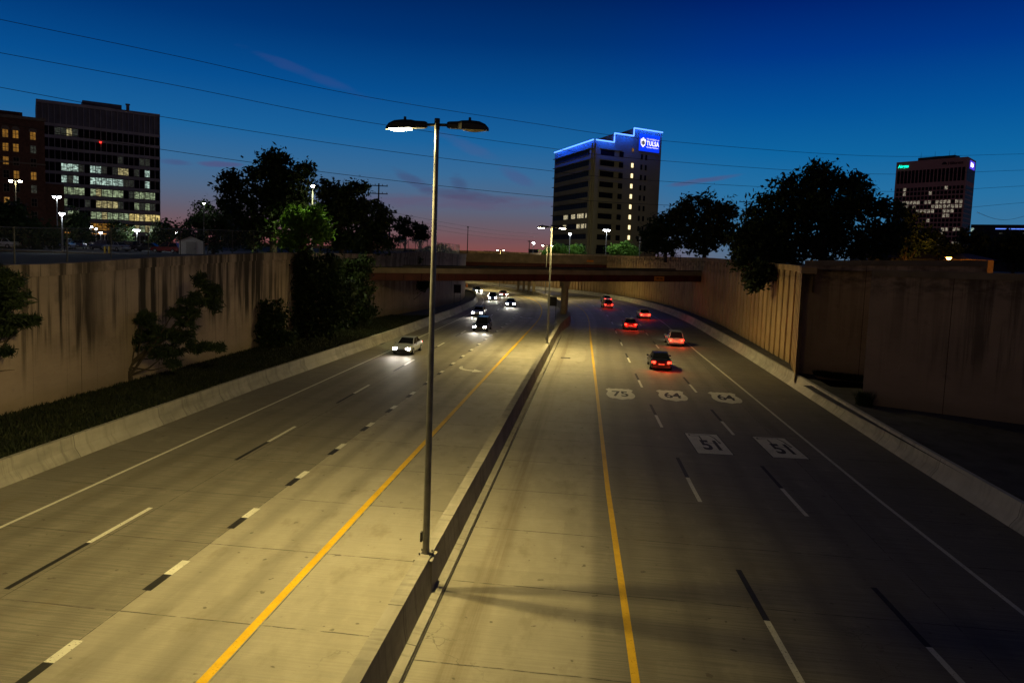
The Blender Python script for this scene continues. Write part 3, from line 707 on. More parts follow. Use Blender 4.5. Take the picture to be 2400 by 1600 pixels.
def state_marker(s, off, label):
    t = thing('state_route_marking', label, 'road marking', pt(s, off, 0), -head(s), 'square route markers painted on the right lanes')
    w_, l_ = 1.85, 4.2
    MB().poly([(-w_ / 2, -l_ / 2, .0065), (w_ / 2, -l_ / 2, .0065), (w_ / 2, l_ / 2, .0065), (-w_ / 2, l_ / 2, .0065)]).build('border', M['black'], t)
    a, b = w_ / 2 - .05, l_ / 2 - .07
    MB().poly([(-a, -b, .0095), (a, -b, .0095), (a, b, .0095), (-a, b, .0095)]).build('panel', M['white'], t)
    ol = [(-.80, .90), (.46, .90), (.66, .62), (.72, .30), (.80, .05), (.60, .10), (.30, .02), (.05, .06), (-.16, .14), (-.22, .20), (-.22, .74), (-.80, .74)]
    ol = [(x * a, y * b) for x, y in ol]; mb = MB()
    for p, q in zip(ol, ol[1:] + ol[:1]):
        d = Vector((q[0] - p[0], q[1] - p[1])); n = Vector((-d.y, d.x)).normalized() * 0.036
        mb.quad((p[0] - n.x, p[1] - n.y, .012), (q[0] - n.x, q[1] - n.y, .012), (q[0] + n.x, q[1] + n.y, .012), (p[0] + n.x, p[1] + n.y, .012))
    mb.build('state_outline', M['black'], t)
    tx = text_mesh('51', 1.12, 'number', M['black'], t, bold=0.035, stretch=2.35); tx.location = (0.14, -0.42, 0.0135)
    return t
for px, py, lb in ((1659, 1039, 'white painted square marked 51 in the middle lane'), (1826, 1048, 'white painted square marked 51 in the outer lane')):
    s, o_ = sofs(px, py); sm_ = state_marker(s, o_, lb); sm_.rotation_euler.z += .045
def arrow(s, off, label):
    t = thing('lane_arrow_marking', label, 'road marking', pt(s, off, 0.0), -head(s), 'merge arrows on the inner left lane')
    mb = MB(); c = [(-1.05, 1.5), (-1.0, .6), (-.7, 0.0), (-.2, -.35), (.3, -.5)]
    for p, q, w0, w1 in zip(c, c[1:], (.10, .16, .2, .22), (.16, .2, .22, .2)):
        d = Vector((q[0] - p[0], q[1] - p[1])).normalized(); n = Vector((-d.y, d.x))
        mb.quad((p[0] - n.x * w0, p[1] - n.y * w0, .006), (q[0] - n.x * w1, q[1] - n.y * w1, .006), (q[0] + n.x * w1, q[1] + n.y * w1, .006), (p[0] + n.x * w0, p[1] + n.y * w0, .006))
    mb.build('shaft', M['white'], t)
    MB().poly([(.25, -1.15, .0062), (1.15, -.75, .0062), (.25, .25, .0062)]).build('arrow_head', M['white'], t)
    return t
arrow(*sofs(1104, 866), 'curved white arrow painted on the inner left lane just before the bridge lamp')
arrow(*sofs(1238, 744.5), 'faint white arrow painted on the inner left lane near the bridge shadow')

# ------------------------------------------------------------------ highway lamps
def lamp_head(side, lit, parent):
    """built along local +x * side"""
    sg = side
    hd = MB()
    # tapering housing lofted along x
    st = [(0.28, .055, -.07, .07), (0.34, .07, -.09, .09), (0.60, .08, -.10, .10), (.70, .12, -.10, .12), (.95, .13, -.11, .125), (1.18, .13, -.12, .10), (1.34, .11, -.13, .03), (1.42, .07, -.135, -.06)]
    rows = []
    for x, hw, zb, zt in st:
        rows.append([(sg * x, -hw, zb), (sg * x, -hw, zb + .6 * (zt - zb)), (sg * x, -hw * .6, zt), (sg * x, hw * .6, zt), (sg * x, hw, zb + .6 * (zt - zb)), (sg * x, hw, zb)])
    i0 = len(hd.v)
    for r in rows: hd.v += r
    for i in range(len(rows) - 1):
        for k in range(6):
            a = i0 + i * 6 + k; b = i0 + i * 6 + (k + 1) % 6
            hd.f.append((a, b, b + 6, a + 6))
    hd.f.append(tuple(range(i0, i0 + 6))); hd.f.append(tuple(range(i0 + 36 + 6, i0 + 48)))
    h = hd.build('lamp_head', M['darksteel'], parent)
    MB().tube((sg * .9, 0, .11), (sg * .9, 0, .21), .04, .035).build('photocell', M['darksteel'], h)
    MB().tube((sg * .05, 0, 0), (sg * .30, 0, 0), .04).build('arm', M['darksteel'], parent)
    gl = MB(); n = 8
    for i in range(n):
        for j in range(4):
            def P(a, b):
                x = .72 + .64 * a / n; y = -.10 + .20 * b / 4
                return (sg * x, y, -.128 - .055 * math.sin(math.pi * a / n) * math.sin(math.pi * b / 4))
            gl.quad(P(i, j), P(i + 1, j), P(i + 1, j + 1), P(i, j + 1))
    gl.build('lamp_glass', M['lampw'] if lit else M['lampoff'], h)
    return h
def highway_lamp(s, label, left=True, right=True, power=(1, 1), h=11.3, tilt=12):
    p = pt(s, 0, 1.0)
    t = thing('street_lamp', label, 'street lamp', p, -head(s), 'double headed lamp posts along the median')
    MB().tube((0, 0, .05), (0, 0, h + .95), .102, .062, 16).build('pole', M['steel'], t, smooth=False)
    MB().box((0, 0, .03), (.40, .40, .05)).build('base_plate', M['darksteel'], t)
    for a in (-.15, .15):
        for b in (-.15, .15): MB().tube((a, b, .05), (a, b, .13), .022, .022, 6).build('bolt', M['darksteel'], t)
    MB().box((-.14, 0, .55), (.05, .12, .28)).build('hand_hole_cover', M['darksteel'], t)
    MB().tube((0, 0, h + .72), (0, 0, h + 1.02), .075, .075, 12).build('pole_cap', M['darksteel'], t)
    ar = bpy.data.objects.new('cross_arm', None)
    for sg, lit, pw in ((-1, left, power[0]), (1, right, power[1])):
        hd = lamp_head(sg, lit, t); 
        for q in [hd] + [o for o in bpy.data.objects if o.parent == t and o.name.startswith('arm')]: pass
        hd.location = (0, 0, h + .85)
        if lit:
            for yy in (-.17, .17): lamp('SPOT', (sg * 1.05, yy, h + .62), LAMPW * pw / 2, WARM, .05, R(165), 1.0, t, (0, -sg * R(tilt), 0))
            lamp('POINT', (sg * 1.05, 0, h + .55), 560, WARM, .1, parent=t)
    for o in bpy.data.objects:
        if o.parent == t and o.name.split('.')[0] == 'arm': o.location = (0, 0, h + .85)
    return t
highway_lamp(0, 'tall steel lamp post nearest the camera with only its left head lit', True, False, (2.25, 0), 11.25, 31)
highway_lamp(49.3, 'second lamp post on the median with both heads lit just before the bridge', power=(1.35, 1.5), h=10.5, tilt=12)
highway_lamp(147, 'lamp post beyond the first bridge with both heads lit', h=10.6)
highway_lamp(197, 'distant lamp post with two lit heads above the far bridge', h=10.3)
highway_lamp(246, 'farthest lamp post on the curve, its pole seen between the two bridges', h=10.3)
# concrete seats of the near lamp post
for s in (0, 49.3): p = pt(s, 0, .505); MB().box(p, (.54, .7, 1.0), -head(s)).build('lamp_pedestal', M['barrier'], mbar)

# ------------------------------------------------------------------ bridges
def bridge(name, label, pa, pb, zb_a, zt_a, zb_b, zt_b, width, gird, slab, cols, colr, rail, girder_n=5):
    pa, pb = Vector(pa), Vector(pb); d = pb - pa; L = d.length; ang = math.atan2(d.y, d.x)
    t = thing(name, label, 'bridge', (pa.x, pa.y, 0), ang)
    def bar(y0, y1, z0, z1, x0=0, x1=L):                   # z0, z1 above the underside line
        mb = MB(); P = []
        for x in (x0, x1):
            q = x / L; zb = zb_a + (zb_b - zb_a) * q; P.append([(x, y0, zb + z0), (x, y1, zb + z0), (x, y1, zb + z1), (x, y0, zb + z1)])
        a, b = P
        for k in range(4): k2 = (k + 1) % 4; mb.quad(a[k], b[k], b[k2], a[k2])
        mb.poly(a[::-1]); mb.poly(b); return mb
    for i in range(girder_n):
        y = 0.35 + (width - .7) * i / (girder_n - 1)
        g = bar(y - .03, y + .03, .04, gird - .04).build('girder', M['red'], t)
        bar(y - .2, y + .2, 0, .038).build('bottom_flange', M['red'], g)
        if i == 0:
            st = MB(); x = 1.5
            while x < L - 1:
                zb = zb_a + (zb_b - zb_a) * x / L; MB().box((x, y - .1, zb + gird / 2), (.03, .14, gird - .1)).build('stiffener', M['red'], g); x += 2.4
    dk = bar(-0.05, width + .05, gird, gird + slab).build('deck', M['bconc'], t)
    mb = bar(-0.02, .3, gird + slab, gird + slab + .25); mb.build('parapet', M['bconc'], t)
    bar(width - .3, width + .02, gird + slab, gird + slab + .25).build('parapet', M['bconc'], t)
    for yy in (.1, width - .1):
        rl = MB(); ht = (zt_a - zb_a) - gird - slab - .25
        x = .5
        while x < L:
            zb = zb_a + (zb_b - zb_a) * x / L + gird + slab + .25; rl.box((x, yy, zb + ht / 2), (.07, .07, ht)); x += rail
        for k in (1.0, .62, .28):
            for x0, x1 in zip([L * i / 8 for i in range(8)], [L * (i + 1) / 8 for i in range(8)]):
                za = zb_a + (zb_b - zb_a) * x0 / L + gird + slab + .25 + ht * k; zc = zb_a + (zb_b - zb_a) * x1 / L + gird + slab + .25 + ht * k
                rl.tube((x0, yy, za), (x1, yy, zc), .05, .05, 6)
        rl.build('railing', M['darksteel'], t)
    inv = Matrix.Translation(t.location) @ Matrix.Rotation(ang, 4, 'Z'); inv = inv.inverted()
    for (wx, wy, z0) in cols:
        q = inv @ Vector((wx, wy, 0)); zb = zb_a + (zb_b - zb_a) * q.x / L
        MB().tube((q.x, q.y, z0), (q.x, q.y, zb - .75), colr, colr, 20).build('column', M['pier'], t, smooth=False)
        MB().box((q.x, q.y, zb - .385), (colr * 2.3, colr * 2.3, .73)).build('column_cap', M['pier'], t, bevel=.03)
    return t, L
c1 = pt(83, 0); c1b = pt(90.5, 0)
b1, L1 = bridge('road_bridge', 'near low bridge with dark red girders crossing the highway on one round column', (-19.6, 88.3), (31.8, 114.2), 5.62, 7.38, 6.25, 8.0, 9.0,
       .98, .42, [(c1.x, c1.y, 1.0), (c1b.x, c1b.y, 1.0)], .47, 3.0, 5)
cc = [pt(s, 0) for s in (163.5, 169, 174.5, 180)]
b2, L2 = bridge('road_bridge', 'far bridge with a tall tan parapet and red girders behind the near bridge', (-17.5, 186.0), (30.0, 194.0), 5.0, 9.1, 5.6, 9.6, 14.0,
       2.0, .35, [(p.x, p.y, p.z + .3) for p in cc], .36, 4.0, 5)
# far bridge has a solid tall parapet instead of an open rail
mb = MB()
for x0, x1 in ((0, L2),):
    mb.box((L2 / 2, -0.14, 0), (L2, .26, 1.75))
o = mb.build('parapet_wall', M['bconc'], b2); o.location = (0, 0, 8.42); o.rotation_euler = (0, -math.atan(.6 / L2), 0)
# clearance plates
orange = mat_simple('orange_plate', (0.62, 0.20, 0.02), 0.5, var=0.08)
def plate(txt, px, py, Y, w_, h_, label, ang, col=orange, tc=M['black'], size=.42):
    p = at_y(px, py, Y)
    t = thing('clearance_sign', label, 'sign', p, ang)
    MB().box((0, 0, 0), (w_, .03, h_)).build('panel', col, t)
    x = text_mesh(txt, size, 'lettering', tc, t, bold=.01); x.rotation_euler = (R(90), 0, 0); x.location = (0, -.019, 0)
    return t
a1 = math.atan2(25.9, 51.4)
def sign_on_b1(frac): return None
q = Matrix.Rotation(a1, 4, 'Z') @ Vector((L1 * .815, -.28, 0)); 
pl_ = thing('clearance_sign', 'small orange height plate reading 18ft10in on the girder of the near bridge', 'sign', (-19.6 + q.x, 88.3 + q.y, 6.62), a1)
MB().box((0, 0, 0), (1.9, .03, .72)).build('panel', orange, pl_)
x = text_mesh('18ft10in', .42, 'lettering', M['black'], pl_, bold=.01); x.rotation_euler = (R(90), 0, 0); x.location = (0, -.019, 0)
a2 = math.atan2(8, 47.5)
q = Matrix.Rotation(a2, 4, 'Z') @ Vector((L2 * .80, -.36, 0))
pl2 = thing('clearance_sign', 'small orange height plate on the parapet of the far bridge', 'sign', (-17.5 + q.x, 186 + q.y, 8.35), a2)
MB().box((0, 0, 0), (1.9, .03, .5)).build('panel', orange, pl2)
teal = mat_simple('teal_letters', (0.12, 0.55, 0.45), 0.5, var=.05); green = mat_simple('green_sign', (0.01, 0.10, 0.06), 0.5, var=.1)
q = Matrix.Rotation(a2, 4, 'Z') @ Vector((L2 * .215, -.34, 0))
gs = thing('street_name_sign', 'narrow green sign with pale lettering low on the far bridge', 'sign', (-17.5 + q.x, 186 + q.y, 5.75), a2)
MB().box((0, 0, 0), (3.6, .04, .8)).build('panel', green, gs)
mb = MB()
for z in (.18, -.14):
    xx = -1.6
    while xx < 1.4:
        l_ = rnd.uniform(.25, .7); mb.box((xx + l_ / 2, -.03, z), (l_, .01, .2)); xx += l_ + .12
mb.build('lettering', teal, gs)

# two-legged road signs seen from behind
def back_sign(px, py0, py1, s, off, label, w_, h_, z0, zleg):
    p = pt(s, off, z0)
    t = thing('road_sign', label, 'sign', p, -head(s))
    MB().box((0, 0, zleg + h_ / 2), (w_, .04, h_)).build('panel', M['darksteel'], t)
    for sg in (-1, 1): MB().tube((sg * w_ * .42, .06, 0), (sg * w_ * .42, .06, zleg + h_), .05, .05, 6).build('leg', M['darksteel'], t)
    return t
back_sign(0, 0, 0, 87, -1.1 - .75, 'dark sign panel on two legs beside the bridge column', 1.35, 1.4, 0.05, 2.0)
back_sign(0, 0, 0, SY(117), -17.9, 'dark sign panel on two legs on the bank below the curved wall', 1.2, 1.4, .8, 2.0)
ob = mat_simple('orange_barrel', (0.75, 0.20, 0.01), .5, var=.05)
p = at_y(1094, 671, 236); bt = thing('traffic_barrel', 'orange traffic barrel standing at the far end of the curve', 'traffic barrel', (p[0], p[1], p[2] - .2))
mb = MB()
for z0, z1, r0, r1 in ((0, .1, .4, .4), (.1, .45, .3, .28), (.45, .8, .27, .25), (.8, 1.15, .24, .22)): mb.tube((0, 0, z0), (0, 0, z1), r0, r1, 14)
mb.build('drum', ob, bt); mb = MB()
for z in (.3, .62, .95): mb.tube((0, 0, z), (0, 0, z + .1), .305 - .07 * z, .30 - .07 * z, 14)
mb.build('reflective_bands', M['white'], bt)

# ------------------------------------------------------------------ foliage
def leaf_mesh(name, centers, size, mat, parent, nrng, elong=1.0, up=False):
    n = len(centers)
    a = nrng.normal(size=(n, 3)); a /= np.linalg.norm(a, axis=1)[:, None]
    b = nrng.normal(size=(n, 3)); b -= (a * b).sum(1)[:, None] * a; b /= np.linalg.norm(b, axis=1)[:, None]
    sz = size * nrng.uniform(.35, 1.55, size=(n, 1))
    a = a * sz * elong; b = b * sz / elong ** .5
    sz = sz * 1.0; V = np.empty((n, 4, 3)); V[:, 0] = centers - a; V[:, 1] = centers + b * .6; V[:, 2] = centers + a; V[:, 3] = centers - b * .6
    me = bpy.data.meshes.new(name); me.vertices.add(n * 4); me.vertices.foreach_set('co', V.reshape(-1))
    me.loops.add(n * 4); me.loops.foreach_set('vertex_index', np.arange(n * 4, dtype=np.int32))
    me.polygons.add(n); me.polygons.foreach_set('loop_start', np.arange(0, n * 4, 4, dtype=np.int32)); me.polygons.foreach_set('loop_total', np.full(n, 4, dtype=np.int32))
    me.update(); me.validate(); me.materials.append(mat)
    o = bpy.data.objects.new(name, me); COL.objects.link(o); o.parent = parent; return o
def clumps(blobs, nr, per, csize, dens):
    """blobs = [(centre, rx, ry(depth), rz)]; leaf positions in ragged clumps, denser near the outside"""
    out = []
    tips = []
    for c, rx, ry, rz in blobs:
        nC = max(8, int(1.75 * dens * (rx * rz + .35 * (rx + rz)) / (csize * csize)))
        d = nr.normal(size=(nC, 3)); d /= np.linalg.norm(d, axis=1)[:, None]
        rad = nr.uniform(.12, 1.0, size=(nC, 1)) ** .5
        cc = np.array(c) + d * rad * np.array([rx, ry, rz]); tips.append(cc)
        for k in range(nC):
            r = csize * nr.uniform(.45, 1.15)
            q = nr.normal(size=(per, 3)) * r * np.array([.62, .62, .45]); out.append(cc[k] + q)
    return np.concatenate(out), np.concatenate(tips)
def tree(name, label, cat, base, blobs_px, Y, mat, seed, csize=1.0, per=45, leaf=.22, dens=2.2, depth=.8, group=None, trunk_r=.3, needles=False, trunk_path=None, shear=0.0, clip=None):
    nr = np.random.default_rng(seed)
    bl = []
    for (px, py, rx, ry, *dy) in blobs_px:
        yy = Y + (dy[0] if dy else 0) + shear * (px - blobs_px[0][0])
        c = at_y(px, py, yy); r_x, r_z = rx * yy / F, ry * yy / F
        bl.append((c, r_x, max(r_x, r_z) * depth, r_z))
    L, tips = clumps(bl, nr, int(per * 1.3), csize, dens)
    L = L[L[:, 2] > (base[2] + .05 if clip is None else clip)]
    b = Vector(base); t = thing(name, label, cat, base, 0, group)
    leaf_mesh('crown', L - np.array(base), leaf, mat, t, nr, 2.2 if needles else 1.15)
    tk = MB(); topc = Vector(bl[0][0]) - b
    if trunk_path: P = [Vector(p) - b for p in trunk_path]
    else:
        P = [Vector((0, 0, -.2)), Vector((nr.uniform(-.2, .2), 0, topc.z * .35)), Vector((topc.x * .5, topc.y * .5, topc.z * .65)), topc]
    rs = [trunk_r * (1 - .8 * i / (len(P) - 1)) for i in range(len(P))]
    tk.path(P, rs, 8)
    sel = tips[nr.permutation(len(tips))[:26]]
    for q in sel:
        q = Vector(q) - b; k = nr.integers(1, len(P)); s_ = P[k].lerp(P[k - 1], nr.uniform(0, .8))
        if q.z < s_.z - 2.0: continue
        mid = s_.lerp(q, .5) + Vector((0, 0, -.25)); r = rs[k] * .55
        tk.path([s_, mid, q], [r, r * .6, r * .2], 5)
    tk.build('trunk', M['bark'], t)
    return t
def gz(px, py, Y, z): p = at_y(px, py, Y); return (p[0], p[1], z)
GL = 'trees along the left wall'
tree('deciduous_tree', 'tallest dark tree behind the left wall with a lumpy round crown', 'tree', gz(640, 580, 76, 8.3), [(640, 395, 44, 42), (605, 440, 62, 42), (680, 430, 45, 45), (545, 428, 26, 24), (533, 455, 16, 28), (618, 505, 75, 55), (690, 480, 38, 48), (715, 405, 14, 16), (640, 372, 20, 18), (590, 540, 60, 40)],
     76, M['leafd'], 11, 1.0, 46, .21, 2.6, group=GL, trunk_r=.42)
tree('deciduous_tree', 'lower dark tree right behind the white shed', 'tree', gz(500, 590, 112, 7.7), [(520, 510, 36, 42), (478, 505, 26, 30), (460, 530, 32, 30), (500, 555, 55, 36), (545, 520, 30, 50), (438, 550, 16, 26)], 112, M['leafd'], 12, 1.0, 42, .22, 2.4, group=GL)
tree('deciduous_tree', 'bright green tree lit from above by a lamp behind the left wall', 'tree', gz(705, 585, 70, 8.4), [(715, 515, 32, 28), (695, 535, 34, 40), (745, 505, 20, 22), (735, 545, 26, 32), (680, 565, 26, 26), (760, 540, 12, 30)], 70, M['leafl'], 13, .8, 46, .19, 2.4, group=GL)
tree('deciduous_tree', 'dark tree with a wispy top right of the lit green tree', 'tree', gz(800, 585, 84, 8.6), [(790, 475, 44, 36), (765, 445, 34, 20), (830, 490, 40, 40), (845, 443, 24, 9), (820, 447, 14, 8), (795, 540, 56, 50), (760, 500, 30, 40)], 84, M['leafd'], 14, .9, 44, .2, 2.5, group=GL)
tree('deciduous_tree', 'dark tree next to the utility pole at the end of the left wall', 'tree', gz(870, 590, 92, 8.7), [(870, 500, 34, 34), (900, 520, 22, 22), (860, 545, 46, 44), (905, 560, 20, 34), (835, 570, 40, 30)], 92, M['leafd'], 15, .9, 42, .21, 2.5, group=GL)
GB = 'bushes in front of the left wall'
tree('bush', 'low leafy bush in front of the stained wall', 'bush', gz(610, 810, 62.5, .7), [(612, 770, 36, 34), (590, 745, 26, 22), (640, 740, 32, 34), (655, 790, 34, 24), (575, 790, 14, 22)], 62.5, M['leafm'], 21, .7, 50, .15, 2.8, .5, GB, .12)
tree('bush', 'large dark bush climbing over the top of the left wall', 'bush', gz(720, 800, 70, .7), [(715, 680, 50, 60), (700, 610, 50, 26), (755, 640, 52, 50), (740, 745, 60, 52), (690, 750, 40, 44), (790, 700, 40, 56), (680, 640, 26, 50)], 70, M['leafm'], 22, .9, 52, .17, 3.0, .5, GB, .2)
tree('bush', 'dark bush hanging over the end of the left wall by the bridge', 'bush', gz(820, 780, 78, .7), [(815, 640, 40, 40), (840, 680, 30, 46), (800, 720, 44, 54), (850, 735, 28, 26), (845, 620, 26, 22), (770, 760, 40, 32)], 78, M['leafm'], 23, .8, 50, .17, 3.0, .5, GB, .18)
tree('bush', 'dark climbing plant hanging on the curved wall beneath the near bridge', 'bush', gz(960, 735, 104, .8), [(965, 668, 26, 20), (940, 690, 20, 26), (905, 680, 10, 34), (990, 664, 18, 14), (950, 712, 14, 14)], 106, M['leafd'], 24, .7, 44, .2, 2.2, .3, GB, .12)
tree('bush', 'small bush spilling over the curved wall above the bridge', 'bush', gz(957, 600, 108, 8.6), [(957, 598, 16, 7), (962, 606, 16, 10), (950, 618, 12, 14), (975, 612, 8, 8)], 106, M['leafm'], 25, .5, 40, .17, 3, .4, GB, .08, clip=2.0)
# pines on the bank
bp = at_z(306, 893, .66)
tp = [bp, at_y(303, 868, bp[1]), at_y(308, 850, bp[1] + .3), at_y(330, 832, bp[1] + .5), at_y(375, 790, bp[1] + .8), at_y(440, 740, bp[1] + 1), at_y(470, 680, bp[1] + 1.2)]
tree('pine_tree', 'leaning dark pine on the grass bank in front of the stained wall', 'tree', tuple(bp), [(471, 655, 11, 14), (494, 678, 20, 18), (462, 704, 38, 15), (500, 706, 14, 22), (415, 732, 26, 11), (455, 735, 20, 8), (342, 745, 28, 14), (360, 780, 52, 20), (425, 790, 42, 18), (325, 800, 24, 20), (385, 822, 48, 15), (452, 818, 24, 9), (486, 812, 12, 5), (512, 814, 9, 5), (440, 760, 20, 10), (400, 850, 30, 7)],
     bp[1] + .8, M['pine'], 31, .26, 40, .10, .75, .6, 'pines on the bank', .17, True, tp)
bp2 = at_z(-60, 985, .66)
tp2 = [bp2, at_y(-50, 900, bp2[1]), at_y(-30, 800, bp2[1]), at_y(5, 690, bp2[1])]
t_ = tree('pine_tree', 'dark pine cut off by the left edge of the picture', 'tree', tuple(bp2), [(10, 655, 36, 16), (-10, 640, 30, 20), (30, 690, 26, 14), (25, 712, 30, 12), (15, 745, 46, 11), (76, 750, 11, 6), (45, 758, 20, 6), (8, 775, 30, 8), (14, 822, 9, 4), (-20, 720, 30, 40), (20, 670, 22, 14)],
     bp2[1], M['pine'], 32, .24, 40, .09, .8, .6, 'pines on the bank', .16, True, tp2)
mb = MB(); q0 = Vector(at_y(-45, 875, bp2[1])) - Vector(bp2)
mb.path([q0, Vector(at_y(0, 869, bp2[1])) - Vector(bp2), Vector(at_y(34, 866, bp2[1])) - Vector(bp2)], [.04, .025, .01], 5).build('bare_branch', M['bark'], t_)
# umbrella-topped pines far off
for k, (px, bls, lb) in enumerate(((948, [(948, 518, 13, 10), (938, 535, 16, 9), (955, 545, 18, 9), (935, 560, 14, 8)], 'thin far pine with tiered crown left of the lamp pole'),
                                   (985, [(985, 538, 17, 14), (990, 552, 14, 10), (972, 530, 10, 8), (978, 560, 12, 7)], 'thin far pine with a round top beside the lamp pole'))):
    tree('pine_tree', lb, 'tree', gz(px, 590, 140, 8.9), bls, 140, M['pine'], 41 + k, .8, 40, .22, 2.4, .8, 'far pines', .22)
tree('bush', 'low dark shrubs behind the fence on the curved wall', 'bush', gz(1022, 595, 135, 9.0), [(1010, 588, 18, 8), (1035, 586, 16, 10), (1050, 590, 12, 6)], 135, M['leafd'], 43, .6, 40, .2, 2.5, .6)
GR = 'trees along the right wall'
tree('deciduous_tree', 'dark tree between the beige tower and the biggest right tree', 'tree', gz(1650, 600, 126, 9.3), [(1665, 478, 24, 20), (1618, 478, 22, 22), (1705, 492, 20, 26), (1590, 505, 26, 22), (1650, 515, 52, 34), (1640, 560, 70, 38), (1700, 540, 26, 34)], 126, M['leafd'], 51, 1.2, 46, .28, 2.5, group=GR, trunk_r=.4)
tree('deciduous_tree', 'dark spreading tree partly hiding the foot of the beige tower', 'tree', gz(1560, 600, 122, 9.3), [(1545, 535, 30, 26), (1520, 560, 22, 20), (1570, 560, 40, 30), (1550, 585, 50, 18), (1580, 530, 24, 24)], 122, M['leafd'], 52, 1.1, 44, .27, 2.2, group=GR)
tree('deciduous_tree', 'biggest dark tree towering above the ribbed wall on the right', 'tree', gz(1930, 600, 82, 9.3), [(1905, 415, 34, 26), (1950, 425, 46, 28), (2015, 430, 38, 24), (1860, 445, 48, 30), (1935, 480, 90, 56), (2045, 490, 44, 52), (1830, 500, 50, 50), (1930, 550, 110, 56), (2040, 560, 60, 44), (1820, 570, 60, 44), (1790, 480, 24, 26), (1768, 520, 30, 34), (1745, 565, 34, 34), (2085, 545, 30, 44)], 82, M['leafd'], 53, 1.2, 52, .24, 2.6, group=GR, trunk_r=.6)
tree('deciduous_tree', 'shorter dark tree whose branches hang over the ribbed wall', 'tree', gz(1790, 610, 76, 9.3), [(1775, 545, 38, 36), (1740, 570, 24, 26), (1800, 590, 52, 34), (1755, 610, 36, 26, -3), (1785, 635, 36, 18, -5), (1762, 654, 16, 12, -6), (1808, 648, 18, 10, -6), (1850, 600, 30, 22), (1768, 668, 10, 8, -6), (1775, 640, 34, 22, -6)], 76, M['leafm'], 54, .8, 52, .17, 2.8, group=GR, trunk_r=.35, clip=3.0)
for k, (px, bls, Y, lb, mt) in enumerate((
    (2120, [(2112, 540, 26, 50), (2110, 490, 9, 26), (2130, 580, 40, 30)], 105, 'narrow dark conifer just left of the brown tower', 'leafd'),
    (2200, [(2190, 575, 40, 28), (2165, 560, 30, 22), (2235, 590, 26, 20)], 112, 'dark bushy tree below the brown tower', 'leafd'),
    (2290, [(2285, 575, 34, 30), (2300, 600, 34, 22), (2270, 555, 20, 14)], 116, 'dark tree lit amber by the orange street lamp', 'leafm'),
    (2375, [(2370, 575, 40, 30), (2390, 605, 30, 26), (2340, 590, 30, 26)], 120, 'dark tree cut off by the right edge of the picture', 'leafd'))):
    tree('deciduous_tree', lb, 'tree', gz(px, 620, Y, 9.3), bls, Y, M[mt], 61 + k, 1.0, 44, .24, 2.5, group='trees behind the right wall')
for k, (px, bls, Y, lb) in enumerate((
    (40, [(30, 500, 44, 34), (60, 540, 50, 40), (5, 550, 40, 40), (100, 560, 34, 30), (130, 550, 24, 30)], 105, 'dark tree in front of the brick building at the left edge'),
    (185, [(180, 520, 26, 30), (190, 560, 30, 26)], 150, 'small dark tree in front of the office block, left of centre'),
    (285, [(282, 540, 26, 28), (290, 570, 26, 18)], 150, 'small round tree in front of the office block'),
    (390, [(385, 540, 26, 22), (400, 565, 28, 20), (365, 560, 20, 18)], 150, 'dark tree at the right foot of the office block'))):
    tree('deciduous_tree', lb, 'tree', gz(px, 595, Y, 7.4), bls, Y, M['leafd'], 71 + k, 1.2, 42, .3, 2.3, group='trees round the parking lot')
for k, (px, bls, Y, lb) in enumerate((
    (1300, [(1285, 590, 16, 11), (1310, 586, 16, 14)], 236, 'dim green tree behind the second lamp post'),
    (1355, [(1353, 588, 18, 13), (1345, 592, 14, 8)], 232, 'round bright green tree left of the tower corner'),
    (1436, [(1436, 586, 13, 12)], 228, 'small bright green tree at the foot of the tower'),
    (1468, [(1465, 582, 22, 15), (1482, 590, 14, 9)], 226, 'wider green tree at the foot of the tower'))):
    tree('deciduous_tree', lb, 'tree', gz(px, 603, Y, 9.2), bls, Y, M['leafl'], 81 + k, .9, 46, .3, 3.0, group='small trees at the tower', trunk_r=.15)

# rough grass on the left bank and weeds at the foot of the panel wall
def grass(name, pts, hgt, nr, mat, label):
    n = len(pts); V = np.empty((n, 3, 3)); a = nr.uniform(0, 6.28, n); w_ = .018 + .02 * nr.random(n); h = hgt * nr.uniform(.4, 1.2, n)
    dx = np.cos(a) * w_; dy = np.sin(a) * w_
    V[:, 0] = pts + np.stack([dx, dy, 0 * dx], 1); V[:, 1] = pts - np.stack([dx, dy, 0 * dx], 1)
    V[:, 2] = pts + np.stack([nr.normal(0, .35, n) * h, nr.normal(0, .35, n) * h, h], 1)
    me = bpy.data.meshes.new(name); me.vertices.add(n * 3); me.vertices.foreach_set('co', V.reshape(-1)); me.loops.add(n * 3)
    me.loops.foreach_set('vertex_index', np.arange(n * 3, dtype=np.int32)); me.polygons.add(n)
    me.polygons.foreach_set('loop_start', np.arange(0, n * 3, 3, dtype=np.int32)); me.polygons.foreach_set('loop_total', np.full(n, 3, dtype=np.int32))
    me.update(); me.materials.append(mat); o = bpy.data.objects.new(name, me); COL.objects.link(o); o['kind'] = 'stuff'
    tag(o, label, 'grass'); return o
nr = np.random.default_rng(5); P = []
for _ in range(60000):
    s = nr.uniform(5, 75) ; o_ = nr.uniform(lerp(O_LW, s) + .1, lerp(O_LB, s) - .4)
    f_ = (o_ - (lerp(O_LW, s) + 2.5)) / ((lerp(O_LB, s) - .3) - (lerp(O_LW, s) + 2.5)); z = .68 + .17 * max(0, f_) if f_ > 0 else .66
    p = pt(s, o_, z); P.append((p.x, p.y, p.z))
grass('grass', np.array(P), .20, nr, M['turf'], 'rough dark grass covering the bank behind the left barrier')
P = []
